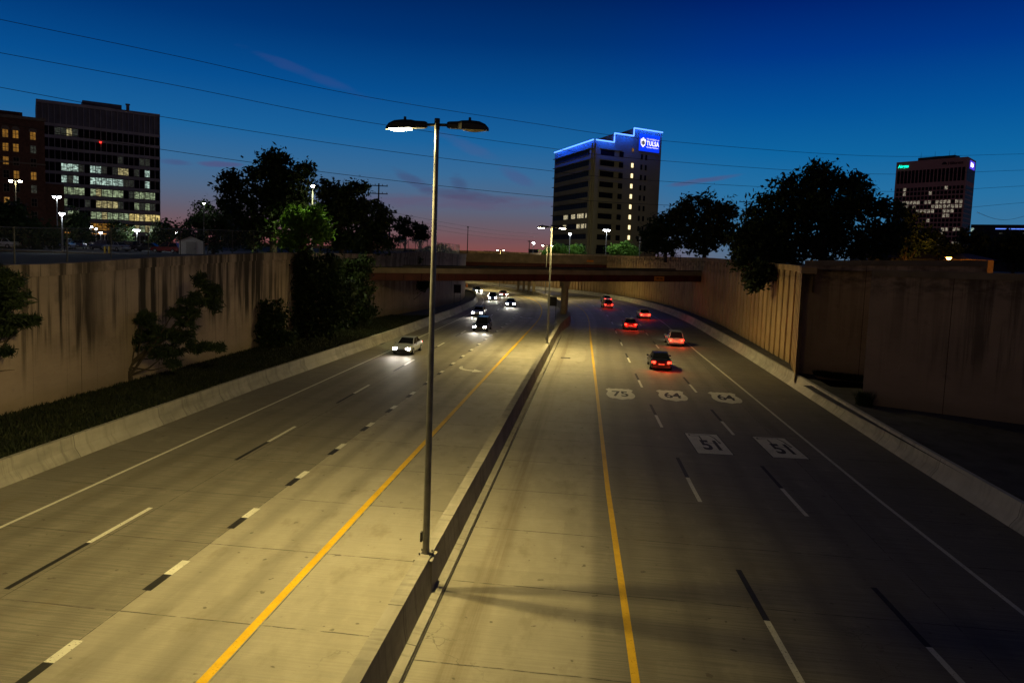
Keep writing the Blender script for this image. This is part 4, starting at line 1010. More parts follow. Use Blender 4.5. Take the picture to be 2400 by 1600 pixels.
for _ in range(5000):
    t = nr.uniform(0, 1); w_ = math.sin(math.pi * t) ** .5; P.append((24.6 + 3.2 * t + nr.normal(0, .05), 56.6 - 1.9 * t - w_ * abs(nr.normal(0, .5)) + .2, .8))
grass('weeds', np.array(P), .42, nr, M['leafd'], 'patch of dark weeds at the foot of the blank wall panel')
P = []
for _ in range(700): P.append((22.75 + nr.normal(0, .15), 44.9 + nr.normal(0, .2), .8))
grass('weeds', np.array(P), .9, nr, M['leafd'], 'small tuft of weeds at the corner of the large dark wall')

# ------------------------------------------------------------------ buildings
GLASS = mat_simple('dark_window_glass', (0.006, 0.006, 0.007), 0.45, var=.2, spec=.04)
W = dict(cool=mat_window('office_light_cool', (0.72, 1.0, 0.86), .62, .0), green=mat_window('office_light_green', (0.80, 1.0, 0.58), .34, .0), warm=mat_window('office_light_warm', (1.0, 0.86, 0.40), .4, .0),
         hot=mat_window('office_light_yellow', (1.0, 0.78, 0.28), .9, .3), amber=mat_window('office_light_amber', (1.0, 0.45, 0.05), .35, .4), dim=mat_window('office_light_dim', (0.62, 0.72, 0.55), .06, .4),
         brickw=mat_window('brick_window_light', (1.0, 0.46, 0.06), .5, .7), stair=mat_emit('stair_light', (1.0, 0.80, 0.42), 1.7), tow=mat_window('tower_room_light', (1.0, 0.85, 0.5), 1.1, .5),
         rb=mat_window('far_room_light', (1.0, 0.88, 0.66), .30, .0, .8, 1.2), red=mat_emit('red_light', (1, .03, .02), 4))
class Face:
    """a vertical facade: local x along the wall, z up, standing proud toward -y"""
    def __init__(s, p0, p1, parent): s.p0 = Vector(p0); s.d = Vector(p1) - Vector(p0); s.L = s.d.length; s.d.normalize(); s.n = Vector((s.d.y, -s.d.x)); s.par = parent; s.o = parent.location.copy(); s.rz = 0
    def P(s, x, z, out=0.0): q = s.p0 + s.d * x + s.n * out; return Vector((q.x, q.y, z)) - s.o
    def rect(s, mb, x0, x1, z0, z1, out=0.0): return mb.quad(s.P(x0, z0, out), s.P(x1, z0, out), s.P(x1, z1, out), s.P(x0, z1, out))
    def slab(s, mb, x0, x1, z0, z1, o0, o1):
        a = [s.P(x0, z0, o0), s.P(x1, z0, o0), s.P(x1, z1, o0), s.P(x0, z1, o0)]; b = [s.P(x0, z0, o1), s.P(x1, z0, o1), s.P(x1, z1, o1), s.P(x0, z1, o1)]
        mb.poly(b); mb.poly(a[::-1])
        for k in range(4): k2 = (k + 1) % 4; mb.quad(a[k], a[k2], b[k2], b[k])
        return mb

# -- office block with lit floors
offc = mat_simple('office_frame', (0.34, 0.29, 0.28), .8, var=.15, scale=.3); offd = mat_simple('office_dark_panel', (0.13, 0.12, 0.14), .6, var=.2, scale=.3)
ob_ = thing('office_building', 'ten storey office block with many lit ribbon windows at left', 'building', (-160.4, 240, 7.4))
fo = Face((-160.4, 240), (-129.7, 261), ob_); Lf = fo.L
bk = fo.n * -22
mb = MB(); c = [fo.p0, fo.p0 + fo.d * Lf, fo.p0 + fo.d * Lf + bk, fo.p0 + bk]
mb.prism([((q.x - ob_.location.x), (q.y - ob_.location.y)) for q in c], 0, 54.6 - 7.4).build('wall', offd, ob_)
FH = 3.95; NB = 22; bay = Lf / NB
z_top0 = 46.7
fl = [z_top0 - FH * i for i in range(11)]               # top of each window row
fr = MB()
fo.slab(fr, 0, Lf, 54.0, 55.0, 0.02, .45)
for i in range(12): z = z_top0 + .15 - FH * i; fo.slab(fr, 0, Lf, z - .05, z + 0.85, 0.02, .42)
for i in range(NB + 1):
    x = min(Lf - .12, max(.12, i * bay)); fo.slab(fr, x - .09, x + .09, 8, 54, .021, .30 if i % 2 else .34)
fr.build('facade_frame', offc, ob_)
pat = {0: {k: 'warm' if k in (3, 4) else 'dim' for k in range(1, 7)}, 1: {}, 2: {}}
rows_ = ['...ddwww.............r....', '.....................dd...', ]
lit = ["...dwdwd..............", ".....c...............d", "....cccd.cccdwwd.dd.cd", "....dccc..cccccccd..cc", "....gggg.gggggggd.dggggg"[:22], "....gg..d.gwwwggd.dggdg.", "....ggg..wgwgggg.hwhwhhh"[:22], ".........aaaaaa.dgg.ggg", "..........................", "..........ccc..........."]
lit = [(l + '.' * 22)[:22] for l in ["...ddwd...............", "......................", "..............d...dd..", "....cccd.ccd.dww.d.c..", "....cdc..ccccccdd..c..", "....gggg.gwgggg.dgggg.", "....g...d.wwwwd..gdgd.", "....dgg..ggwgggghhwhhh", ".........aaaaaaa.wgwgg", "......................"]]
key = dict(d='dim', w='warm', c='cool', g='green', h='hot', a='amber')
dark = MB(); cnt = 0
for i, rowp in enumerate(lit):
    zt = fl[i] - .08
    for j in range(NB):
        x0, x1 = j * bay + .1, (j + 1) * bay - .1; ch = rowp[j]
        if ch in key and cnt < 96:
            wmb = MB(); fo.rect(wmb, x0, x1, zt - 2.75 + 0.25, zt - .15, .10)
            wo_ = wmb.build('window', W[key[ch]], ob_); cnt += 1
        else: fo.rect(dark, x0, x1, zt - 2.75, zt, .10)
o = dark.build('dark_windows', GLASS, ob_); o['kind'] = 'stuff'
rp = MB(); 
fo.slab(rp, 13.5, 25.5, 54.8, 57.2, -12, -4); rp.build('roof_plant', offd, ob_)
mb = MB(); q = fo.P(27.3, 0, -3); mb.tube((q.x, q.y, 47.4), (q.x, q.y, 49.9), .55, .55, 10).tube((q.x, q.y, 49.9), (q.x, q.y, 50.3), .8, .8, 10).build('chimney', offd, ob_)
mb = MB(); fo.slab(mb, 18.2, 18.7, 42.6, 43.1, .45, .7); mb.build('red_warning_light', W['red'], ob_)

# -- brick block at the left edge
brick = mat_simple('dark_brick', (0.10, 0.045, 0.028), .9, var=.3, scale=1.5); trim = mat_simple('stone_trim', (0.16, 0.12, 0.09), .8, var=.2)
P1 = at_y(104, 283, 200); dirv = Vector((30.7, 21)).normalized()
bb = thing('brick_building', 'dark brick building with small amber lit windows at the left edge', 'building', (P1[0], P1[1], 7.4))
p1 = Vector((P1[0], P1[1])); p0 = p1 - dirv * 34
fb = Face(p0, p1, bb); zt = P1[2]
mb = MB(); c = [p0, p1, p1 - fb.n * 26, p0 - fb.n * 26]
mb.prism([(q.x - P1[0], q.y - P1[1]) for q in c], 0, zt - 7.4); 
c = [p1 + dirv * 0.01 - fb.n * 3, p1 + dirv * 4.5 - fb.n * 3, p1 + dirv * 4.5 - fb.n * 26, p1 - fb.n * 26 + dirv * .01]
mb.prism([(q.x - P1[0], q.y - P1[1]) for q in c], 0, zt - 7.4 - 17).build('wall', brick, bb)
mb = MB(); fb.slab(mb, -.2, fb.L + .3, zt - .3, zt + .5, .02, .6); fb.slab(mb, -.1, fb.L + .1, zt - 12.3, zt - 11.9, .02, .3); mb.build('cornice', trim, bb)
mb = MB()
for x0, x1, h in ((2, fb.L - 5, 1.8), (8, fb.L - 12, 2.6)): fb.slab(mb, x0, x1, zt + .4, zt + h, -16, -2)
mb.build('roof', brick, bb)
def colx(px):                                            # where a picture column meets the facade
    for k in range(400):
        x = fb.L * k / 400; q = fb.p0 + fb.d * x
        if q.x / q.y > (px - 1200) / 1663: return x
    return fb.L
litb = ['LLL', 'LLd', 'L..', '.LL', '..d', 'L..']
for r_ in range(7):
    for k, px in enumerate((16, 40, 80)):
        x = colx(px + r_ * .0) - .0; z1_ = at_y(16, 297.5, 190)[2] - r_ * 3.62
        ch = litb[r_][k] if r_ < 6 else '.'
        fmb = MB(); fb.slab(fmb, x - .75, x + .75, z1_ - 2.15, z1_ + .15, .02, .10); f_ = fmb.build('window', trim if r_ else trim, bb)
        if r_ == 0:
            am = MB(); q = [fb.P(x + 1.0 * math.cos(a), z1_ + .1 + 1.1 * math.sin(a), .12) for a in [math.pi * i / 10 for i in range(11)]]; am.poly(q).build('arch', trim, f_)
        w2 = MB()
        for a in (-.6, .05):
            for b_ in (-2.0, -.92): fb.rect(w2, x + a, x + a + .55, z1_ + b_, z1_ + b_ + .95, .14)
        w2.build('pane', {'L': W['brickw'], 'd': W['dim'], '.': GLASS}[ch], f_)

# -- beige tower with the blue neon roof line
beige = mat_simple('beige_precast', (0.28, 0.225, 0.09), .85, var=.12, scale=.15)
neon = mat_emit('blue_neon', (0.10, 0.26, 1.0), 9.0); neonw = mat_emit('neon_core', (.10, .26, 1.0), 2.6); signblue = mat_emit('blue_sign_panel', (0.0, 0.035, 0.85), 1.1); signwhite = mat_emit('white_letters', (1, .96, 1), 1.5)
tw = thing('tower_building', 'beige office tower with a stepped roof outlined in blue neon', 'building', (28.44, 270, 9.2))
C0 = Vector((28.44, 270)); CR = Vector((57.0, 287.0)); CL = Vector((15.94, 308.0))
fr_ = Face(C0, CR, tw); fl_ = Face(CL, C0, tw); BZ = 9.2
CB = CR + (CL - C0)
def ppoly(pts): return [(q.x - 28.44, q.y - 270) for q in pts]
x1s, x2s = 9.2, 18.6
q1 = C0 + fr_.d * x1s; q2 = C0 + fr_.d * x2s; bkv = (CL - C0)
mb = MB().prism(ppoly([C0, CR, CB, CL]), 0, 53.0 - BZ)
mb.prism(ppoly([q1, CR, CR + bkv * .5, q1 + bkv * .5]), 53.0 - BZ + .002, 56.4 - BZ); mb.prism(ppoly([q2, CR - fr_.d * .002, CR - fr_.d * .002 + bkv * .4, q2 + bkv * .4]), 56.4 - BZ + .002, 59.4 - BZ)
mb.build('wall', beige, tw)
nm = MB()
def nline(f, x0, z0, x1, z1):
    nm.tube(f.P(x0, z0, .35), f.P(x1, z1, .35), .24, .24, 6)
nline(fl_, 0, 53.1, fl_.L, 53.1); nline(fr_, .6, 53.1, x1s, 53.1); nline(fr_, x1s, 53.1, x1s, 56.5); nline(fr_, x1s, 56.5, x2s, 56.5); nline(fr_, x2s, 56.5, x2s, 59.5); nline(fr_, x2s, 59.5, fr_.L, 59.5)
nm.build('neon_tube', neonw, tw)
# the neon washes the parapet below it
for f, x0, x1, z in ((fl_, 1, fl_.L, 53.0), (fr_, .5, x1s, 53.0), (fr_, x1s, x2s, 56.4), (fr_, x2s, fr_.L, 59.4)):
    nk = max(2, round((x1 - x0) / 3.2))
    for k in range(nk):
        x = x0 + (x1 - x0) * (k + .5) / nk; q = f.P(x, z - .3, 2.0)
        lamp('POINT', q, 900, (.0, .05, 1.0), .4, parent=tw, name='neon_glow')
NF = 10; fz = [50.0 - 3.98 * i for i in range(NF)]
for i, z in enumerate(fz):
    bnd = MB(); lt = i in (6, 7)
    fl_.rect(bnd, 1.2, fl_.L - 3.6, z - 1.9, z, .06); b_ = bnd.build('window_band', GLASS, tw)
    mu = MB(); x = 1.2
    while x < fl_.L - 3.5: fl_.slab(mu, x - .06, x + .06, z - 1.9, z, .061, .16); x += 1.6
    fl_.slab(mu, 1.1, fl_.L - 3.6, z - 2.0, z - 1.9, .02, .18)
    mu.build('window_frame', M['darksteel'], b_)
    if lt:
        segs = ((6.0, 10.5), (14, 18), (20, 26.5), (28, 31)) if i == 6 else ((5.5, 9), (19.5, 23), (24, 27), (28, 30.5))
        for a, c_ in segs[::1]:
            lm = MB(); fl_.rect(lm, fl_.L - a - 3 if False else a + 7, c_ + 7 if c_ + 7 < fl_.L - 3.7 else fl_.L - 3.7, z - 1.85, z - .15, .064); lm.build('lit_room', W['tow'], b_)
    ld = MB(); fl_.slab(ld, -.3, fl_.L - .3, z + .12, z + .30, .02, .8); ld.build('sun_ledge', beige, tw)
    # right face
    wz = MB(); fr_.rect(wz, 3.2, 9.8, z - 2.1, z - .1, .05); wo_ = wz.build('window', GLASS, tw)
    ld = MB(); fr_.slab(ld, 2.9, 13.6, z + .12, z + .28, .02, .5); ld.build('sun_ledge', beige, tw)
    wz = MB(); fr_.rect(wz, 12.2, 14.3, z - 2.1, z - .1, .05); wz.build('window', GLASS, tw)
    for x in (22.9, 25.1): wz = MB(); fr_.rect(wz, x, x + 1.0, z - 2.0, z, .05); wz.build('window', GLASS, tw)
    if i >= 1:
        wz = MB(); fr_.slab(wz, 18.3, 19.3, z - 1.5, z + .1, .02, .12); wz.build('stair_window', W['stair'], tw)
sw_ = MB(); fr_.slab(sw_, 18.3, 19.1, 50.6, 51.9, .02, .1); sw_.build('stair_window', W['amber'], tw)
pil = MB(); fl_.slab(pil, fl_.L - 2.9, fl_.L - 1.2, 9.3, 52, .02, .45); fr_.slab(pil, .5, 2.2, 9.3, 52, .02, .45); pil.build('pilaster', beige, tw)
lw = MB(); fr_.rect(lw, 3.0, 9.6, 10.9 - .2, 12.6, .05); lw.build('window', GLASS, tw)
# sign on the tower
sg = MB(); fr_.slab(sg, 21.6, 31.9, 51.3, 57.8, .05, .3); sgo = sg.build('sign_panel', signblue, tw)
ang = math.atan2(fr_.d.y, fr_.d.x)
def face_text(body, size, f, x, z, out, name, mat, parent, bold=0.0, align='LEFT', stretch=1.0, space=1.0):
    t_ = text_mesh(body, size, name, mat, None, .02, align, bold, stretch, space); t_.parent = parent
    t_.location = f.P(x, z, out); t_.rotation_euler = (R(90), 0, math.atan2(f.d.y, f.d.x)); return t_
for o_ in (face_text('TULSA', 2.0, fr_, 25.2, 54.4, .36, 'lettering', signwhite, sgo, .03, 'LEFT', 1.25, 1.12), face_text('THE UNIVERSITY OF', .70, fr_, 25.2, 56.05, .36, 'lettering', signwhite, sgo, .0),
           face_text('Oxley College of Health Sciences', .46, fr_, 25.1, 52.95, .36, 'lettering', signwhite, sgo, .0)): pass
sh = MB(); cx, cz = 23.45, 54.6
pl = [(0, 1.9), (.55, 1.5), (1.25, 1.25), (1.25, -.2), (1.0, -1.0), (0, -1.9), (-1.0, -1.0), (-1.25, -.2), (-1.25, 1.25), (-.55, 1.5)]
sh.poly([fr_.P(cx + x, cz + z, .34) for x, z in pl]); sh.build('crest', signwhite, sgo)
shd = MB()
for x, w_, h in ((-.72, .22, 1.5), (0, .42, 2.1), (.72, .22, 1.5)):
    shd.poly([fr_.P(cx + a, cz + b, .38) for a, b in ((x - w_, h / 2 - .35), (x + w_, h / 2 - .35), (x + w_, -h / 2), (x - w_, -h / 2))])
shd.build('crest_columns', M['black'], sgo)
pm = MB(); fr_.slab(pm, 2, 8, 53.0, 53.9, -8, -5); pm.tube(fr_.P(4, 53, -3), fr_.P(4, 54.9, -3), .07); pm.build('roof_plant', M['darksteel'], tw)

# -- brown tower far right
brown = mat_simple('brown_cladding', (0.64, 0.30, 0.22), .85, var=.08, scale=.05)
rb_ = thing('tower_building', 'reddish brown office tower with a regular window grid at far right', 'building', (387.4, 621, 9.3))
C1 = Vector((387.4, 621)); LL = Vector((352.2, 670)); RR = Vector((409.9, 645))
f1 = Face(LL, C1, rb_); f2 = Face(C1, RR, rb_); TZ = 106.5
mb = MB().prism([(q.x - 387.4, q.y - 621) for q in (LL, C1, RR, RR + (LL - C1))], 0, TZ - 9.3); mb.build('wall', brown, rb_)
nb = 18; bw = (f1.L - 2.2) / nb; cntw = 0; dk = MB()
far_lit = {(0, 13), (0, 2), (1, 2), (1, 9)} | {(3, k) for k in range(18) if k not in (7, 10, 15)} | {(4, k) for k in (2, 3, 5, 10, 11, 12, 13, 14, 15, 16, 17)} | {(5, k) for k in (6, 7, 8, 9, 10, 13, 14, 15)} | {(6, 13), (6, 14), (7, 9), (8, 4), (9, 13), (9, 16), (9, 17), (9, 14)} | {(11, k) for k in range(2, 14)} | {(12, k) for k in (4, 6, 7, 8, 9, 12, 16, 17)} | {(10, 3), (10, 13)}
for j in range(nb):
    x = 1.1 + j * bw; fb2 = MB(); f1.rect(fb2, x + .55, x + bw - .3, 86.5, 98.0, .06); fb2.build('window', GLASS, rb_)
for i in range(20):
    z = 82.3 - 4.05 * i
    if z < 14: break
    for j in range(nb):
        x = 1.1 + j * bw
        if (i, j) in far_lit and cntw < 80:
            wz = MB(); f1.rect(wz, x + .55, x + bw - .3, z - 2.9, z, .06); wz.build('window', W['rb'], rb_); cntw += 1
        else: f1.rect(dk, x + .55, x + bw - .3, z - 2.9, z, .06)
    for j in range(8):
        x = 1.2 + j * 3.9
        if x < f2.L - 3: f2.rect(dk, x, x + 2.7, z - 2.9, z, .06)
for j in range(8):
    x = 1.2 + j * 3.9
    if x < f2.L - 3: f2.rect(dk, x, x + 2.7, 86.5, 98, .06)
o = dk.build('dark_windows', GLASS, rb_); o['kind'] = 'stuff'
cyan = mat_emit('cyan_sign', (0.0, .95, .62), 2.2); faint = mat_simple('faint_letters', (0.06, 0.02, 0.02), .7)
face_text('Airgas', 3.7, f1, 2.0, 102.2, .35, 'sign_lettering', cyan, rb_, .05)
face_text('Hillcrest', 3.6, f1, f1.L - 15.5, 102.0, .35, 'sign_lettering', faint, rb_, .06)
mb = MB(); mb.poly([f1.P(f1.L - 18.5 + 2.1 * math.cos(a), 101.2 + 2.4 * math.sin(a), .35) for a in [math.pi * k / 12 for k in range(13)]]).build('sign_emblem', faint, rb_)
mb = MB(); f2.slab(mb, 9, 27, 97.5, 104.5, .1, .5); so_ = mb.build('sign_panel', mat_emit('violet_sign', (.10, .05, .9), .8), rb_)
mb = MB()
for k, (a, h) in enumerate(((10.5, 4), (13.5, 3), (16, 4), (18.8, 2.6))): f2.slab(mb, a, a + 2.0, 101 - h / 2, 101 + h / 2, .55, .6)
mb.build('sign_lettering', mat_emit('pale_sign', (.95, .9, 1), 2.5), so_)
mb = MB(); f1.slab(mb, 17, 48, TZ - .1, TZ + 3.0, -14, -4); mb.build('roof_plant', M['darksteel'], rb_)
mb = MB()
for x in (19, 31, 43, 47.5): mb.tube(f1.P(x, TZ + 2.9, -5), f1.P(x, TZ + (8 if x < 45 else 6), -5), .15, .06, 5)
mb.build('antenna', M['darksteel'], rb_)
# -- low dark building with a blue strip
lb_ = thing('low_building', 'long low dark building with a thin blue light strip at the right edge', 'building', (*at_y(2276, 530, 420)[:2], 9.3))
pA = at_y(2276, 526, 420); pB = at_y(2460, 531, 400)
f3 = Face((pA[0], pA[1]), (pB[0], pB[1]), lb_)
dkb = mat_simple('dark_cladding', (0.02, 0.02, 0.025), .7, var=.2)
mb = MB(); c = [f3.p0, f3.p0 + f3.d * f3.L, f3.p0 + f3.d * f3.L - f3.n * 30, f3.p0 - f3.n * 30]
mb.prism([(q.x - lb_.location.x, q.y - lb_.location.y) for q in c], 0, pA[2] - 9.3).build('wall', dkb, lb_)
zb = at_y(2350, 536.5, 412)[2]
mb = MB(); f3.slab(mb, 12, f3.L, zb - .22, zb + .22, .05, .3); mb.build('light_strip', mat_emit('blue_strip', (.12, .25, 1), 1.6), lb_)
mb = MB(); zq = at_y(2276, 538, 420)[2]; f3.slab(mb, .1, 1.6, zq - 1.2, zq + .8, .1, .5); mb.build('lit_sign', W['cool'], lb_)
wz = MB()
for x in (14, 22, 25, 31, 36): f3.rect(wz, x, x + 1.5, zb - 3, zb - 2, .06)
wz.build('windows', W['dim'], lb_)
# -- small distant roofs over the far bridge
for px0, px1, py, Y, lb in ((1135, 1192, 589, 300, 'low flat roofed building seen over the far bridge'), (1240, 1262, 585, 300, 'small dark block at the left foot of the beige tower')):
    a, b = at_y(px0, py, Y), at_y(px1, py + (px1 - px0) * .02, Y)
    t = thing('low_building', lb, 'building', (a[0], a[1], 7.0)); 
    mb = MB().box(((b[0] - a[0]) / 2, 6, (a[2] - 7) / 2), (b[0] - a[0], 12, a[2] - 7)); mb.build('wall', dkb, t)
    MB().box(((b[0] - a[0]) / 2, 6, (a[2] - 7) + .12), (b[0] - a[0] + .5, 12.5, .24)).build('roof', M['darksteel'], t)
# -- buildings in the amber light at right, and shop fronts left
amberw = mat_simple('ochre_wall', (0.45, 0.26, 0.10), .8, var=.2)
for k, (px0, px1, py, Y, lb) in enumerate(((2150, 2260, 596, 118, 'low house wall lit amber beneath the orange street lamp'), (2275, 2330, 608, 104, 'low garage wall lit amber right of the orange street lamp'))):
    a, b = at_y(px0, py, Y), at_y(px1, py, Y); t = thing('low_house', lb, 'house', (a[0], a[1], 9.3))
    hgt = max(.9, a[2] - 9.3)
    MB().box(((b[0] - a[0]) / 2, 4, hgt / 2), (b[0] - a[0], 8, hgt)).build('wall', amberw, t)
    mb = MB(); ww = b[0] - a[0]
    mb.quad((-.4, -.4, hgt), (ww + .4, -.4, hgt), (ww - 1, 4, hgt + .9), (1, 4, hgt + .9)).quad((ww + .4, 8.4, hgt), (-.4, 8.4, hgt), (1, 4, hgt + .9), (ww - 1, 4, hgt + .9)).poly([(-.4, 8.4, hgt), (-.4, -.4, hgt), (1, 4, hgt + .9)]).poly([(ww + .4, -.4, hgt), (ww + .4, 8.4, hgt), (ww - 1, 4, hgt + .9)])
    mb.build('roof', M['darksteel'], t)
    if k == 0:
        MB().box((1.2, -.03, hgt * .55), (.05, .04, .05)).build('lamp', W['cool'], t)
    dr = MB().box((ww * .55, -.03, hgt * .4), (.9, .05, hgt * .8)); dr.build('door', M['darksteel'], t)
a = at_y(2066, 606, 108); t = thing('low_house', 'small dark house with one bright white window behind the right wall', 'house', (a[0], a[1], 9.3))
MB().box((3, 3, .9), (10, 6, 1.8)).build('wall', dkb, t); mb = MB().poly([(-2.4, -.3, 1.8), (8.4, -.3, 1.8), (8.4, 3, 3.0), (-2.4, 3, 3.0)]).poly([(8.4, 6.3, 1.8), (-2.4, 6.3, 1.8), (-2.4, 3, 3.0), (8.4, 3, 3.0)]); mb.build('roof', dkb, t)
f_ = MB().box((.5, -.03, .85), (.80, .04, .8)).build('window', M['steel'], t)
mb = MB()
for xx in (.3, .7):
    for zz in (.66, 1.04): mb.quad((xx - .16, -.054, zz - .15), (xx + .16, -.054, zz - .15), (xx + .16, -.054, zz + .15), (xx - .16, -.054, zz + .15))
mb.build('pane', W['cool'], f_)
for px0, px1, py0, py1, Y, lb in ((152, 174, 544, 552, 175, 'shop canopy fascia lit orange left of the lot lamps'), (212, 244, 546, 549, 172, 'narrow canopy edge lit orange under the three lot lamps')):
    a, b = at_y(px0, py0, Y), at_y(px1, py1, Y); t = thing('shop_canopy', lb, 'canopy', (a[0], a[1], 7.4)); ww = b[0] - a[0]
    MB().box((ww / 2, .5, (a[2] + b[2]) / 2 - 7.4), (ww, 1.0, a[2] - b[2])).build('fascia', mat_emit('orange_fascia', (1, .42, .05), .9), t)
    for xx in (.2, ww - .2): MB().tube((xx, .6, 0), (xx, .6, b[2] - 7.4), .12).build('post', M['steel'], t)

# ------------------------------------------------------------------ other lamp posts
def lot_lamp(px, py, Y, label, heads=1, kind='c', power=900, spread=12, sz=.28, zbase=None, glow=True, group='lamp posts of the parking lots'):
    p = at_y(px, py, Y); zb = (ztl(p[0], p[1]) if px < 1000 else 9.3) if zbase is None else zbase
    t = thing('street_lamp', label, 'street lamp', (p[0], p[1], zb), 0, group); h = p[2] - zb
    MB().tube((0, 0, 0), (0, 0, h), .11, .07, 8).build('pole', M['steel'], t)
    MB().tube((0, 0, 0), (0, 0, .3), .18, .18, 8).build('pole_base', M['bconc'], t)
    mt = {'c': M['lampc'], 'w': M['lampw'], 'o': M['lampo']}[kind]; col = {'c': COOLW, 'w': WARM, 'o': (1, .42, .06)}[kind]
    for k in range(heads):
        dx = (0 if heads == 1 else (k - .5) * 2) * spread * Y / F / 2
        if heads > 1: MB().tube((0, 0, h), (dx, 0, h + .05), .04, .04, 6).build('arm', M['steel'], t)
        hd = MB().box((dx, 0, h + .12), (sz * 2.2, sz * 1.6, .16)).build('lamp_head', M['darksteel'], t, bevel=.03)
        g = MB(); n = 8
        for i in range(n):
            for j in range(3):
                def Q(i, j):
                    a = 2 * math.pi * i / n; e = math.pi / 2 * j / 3; return (dx + sz * math.cos(a) * math.cos(e), sz * .8 * math.sin(a) * math.cos(e), h + .035 - sz * .9 * math.sin(e))
                g.quad(Q(i, j), Q(i + 1, j), Q(i + 1, j + 1), Q(i, j + 1))
        g.build('lamp_glass', mt, hd)
        if glow and power: lamp('POINT', (dx, 0, h - sz * 1.5), power, col, .2, parent=t)
    return t
lot_lamp(145, 500, 91, 'brightest white lamp post in the lot above the left wall', power=1100, sz=.36)
lot_lamp(36, 424, 150, 'double lamp post in front of the brick building', 2, 'w', 300, 22, .4)
lot_lamp(133, 461, 140, 'double lamp post just above the brightest lot lamp', 2, 'c', 300, 12, .34)
lot_lamp(213, 531, 170, 'leftmost of the three small lot lamps below the office block', 1, 'c', 500, sz=.4)
lot_lamp(225, 535, 172, 'middle one of the three small lot lamps below the office block', 1, 'c', 0, sz=.34)
lot_lamp(236, 545, 165, 'lowest of the three small lot lamps, over the orange canopy', 1, 'c', 300, sz=.36)
lot_lamp(320, 539, 150, 'double white lot lamp at the right foot of the office block', 2, 'c', 400, 8, .34)
lot_lamp(414, 544, 135, 'small white lamp left of the white shed', 1, 'c', 500, sz=.28)
lot_lamp(478, 477, 110, 'slim lamp post among the dark trees right of the white shed', 1, 'c', 60, sz=.2)
t_ = lot_lamp(733, 436, 74, 'tall lamp post in front of the bright green tree', 1, 'w', 0, sz=.2)
lamp('SPOT', (.1, -1.2, 7.6), 5200, (.95, 1.0, .5), .15, R(110), .9, t_)
lot_lamp(1250, 569, 235, 'small white lamp left of the beige tower', 1, 'c', 1500, sz=.42)
lot_lamp(1336, 548, 228, 'white lamp in front of the left face of the tower', 1, 'c', 1400, sz=.42)
lot_lamp(1422, 539, 222, 'double white lamp in front of the tower corner', 2, 'c', 1300, 9, .46)
lot_lamp(1501, 544, 218, 'white lamp beside the tree at the right foot of the tower', 1, 'c', 1400, sz=.42)
lot_lamp(2224, 604, 98, 'orange sodium street lamp behind the right wall', 1, 'o', 3000, sz=.36, zbase=9.3)
tw_l = [l for l in bpy.data.objects if l.type == 'LIGHT']

# ------------------------------------------------------------------ utility poles and wires
def upole(px, pytop, Y, zb, label, arms=2, w_=2.4, r=.16):
    p = at_y(px, pytop, Y); t = thing('utility_pole', label, 'utility pole', (p[0], p[1], zb), rnd.uniform(-.3, .3), 'wooden utility poles'); h = p[2] - zb
    MB().tube((0, 0, 0), (0, 0, h), r, r * .7, 8).build('pole', M['wood'], t)
    for k in range(arms):
        a = MB().box((0, -.12, h - .4 - k * 1.3), (w_, .1, .14)).build('crossarm', M['wood'], t)
        ins = MB()
        for x in (-.45, -.2, .2, .45): ins.tube((x * w_, -.12, h - .33 - k * 1.3), (x * w_, -.12, h - .1 - k * 1.3), .06, .04, 6)
        ins.build('insulators', M['darksteel'], a)
    return t
upole(888, 430, 120, 8.8, 'tall utility pole with a crossarm above the dark trees', 2, 3.0)
upole(914, 493, 115, 8.8, 'shorter utility pole at the right end of the dark trees', 2, 2.6)
upole(1097, 530, 230, 8.9, 'thin distant utility pole against the pink horizon', 1, .6, .16)
upole(1241, 563, 215, 8.9, 'distant utility pole just left of the beige tower', 1, 1.0, .14)
upole(1750, 469, 140, 9.3, 'utility pole with a wide crossarm between the two right trees', 1, 3.4)
a_l, b_l = 51.7, .506
def wire_pts(pix, ext=True):
    P = []
    for x, y in pix:
        dx = ray(x, y)[0] / ray(x, y)[1]; Y = a_l / (1 - b_l * dx); P.append(Vector(at_y(x, y, Y)))
    if ext: P = [P[0] + (P[0] - P[1]).normalized() * 14] + P + [P[-1] + (P[-1] - P[-2]).normalized() * 25]
    return P
def smoothline(P, n=8):
    out = []
    for i in range(len(P) - 1):
        p0 = P[max(0, i - 1)]; p1 = P[i]; p2 = P[i + 1]; p3 = P[min(len(P) - 1, i + 2)]
        for k in range(n):
            t = k / n; out.append(.5 * ((2 * p1) + (p2 - p0) * t + (2 * p0 - 5 * p1 + 4 * p2 - p3) * t * t + (3 * p1 - p0 - 3 * p2 + p3) * t ** 3))
    return out + [P[-1]]
for lb, pix in (('topmost of the four power wires crossing the whole sky', [(0, 46), (410, 131), (820, 220), (1240, 288), (1553, 330), (2050, 366), (2400, 361)]),
                ('second power wire from the top, passing by the lamp heads', [(0, 124), (410, 200), (820, 280), (1240, 341), (1553, 377), (2050, 408), (2400, 399)]),
                ('third power wire from the top, passing the office roof', [(0, 205), (375, 273), (820, 342), (1240, 395), (1553, 425), (2090, 449), (2400, 436)]),
                ('lowest of the four power wires crossing the sky', [(0, 288), (376, 350), (820, 411), (1240, 457), (1553, 480.5), (2090, 497), (2400, 475)])):
    P = smoothline(wire_pts(pix)); w_ = MB(); w_.path(P, [.015] * len(P), 5)
    tag(w_.build('power_wire', M['wire']), lb, 'power wire', 'power wires across the sky')
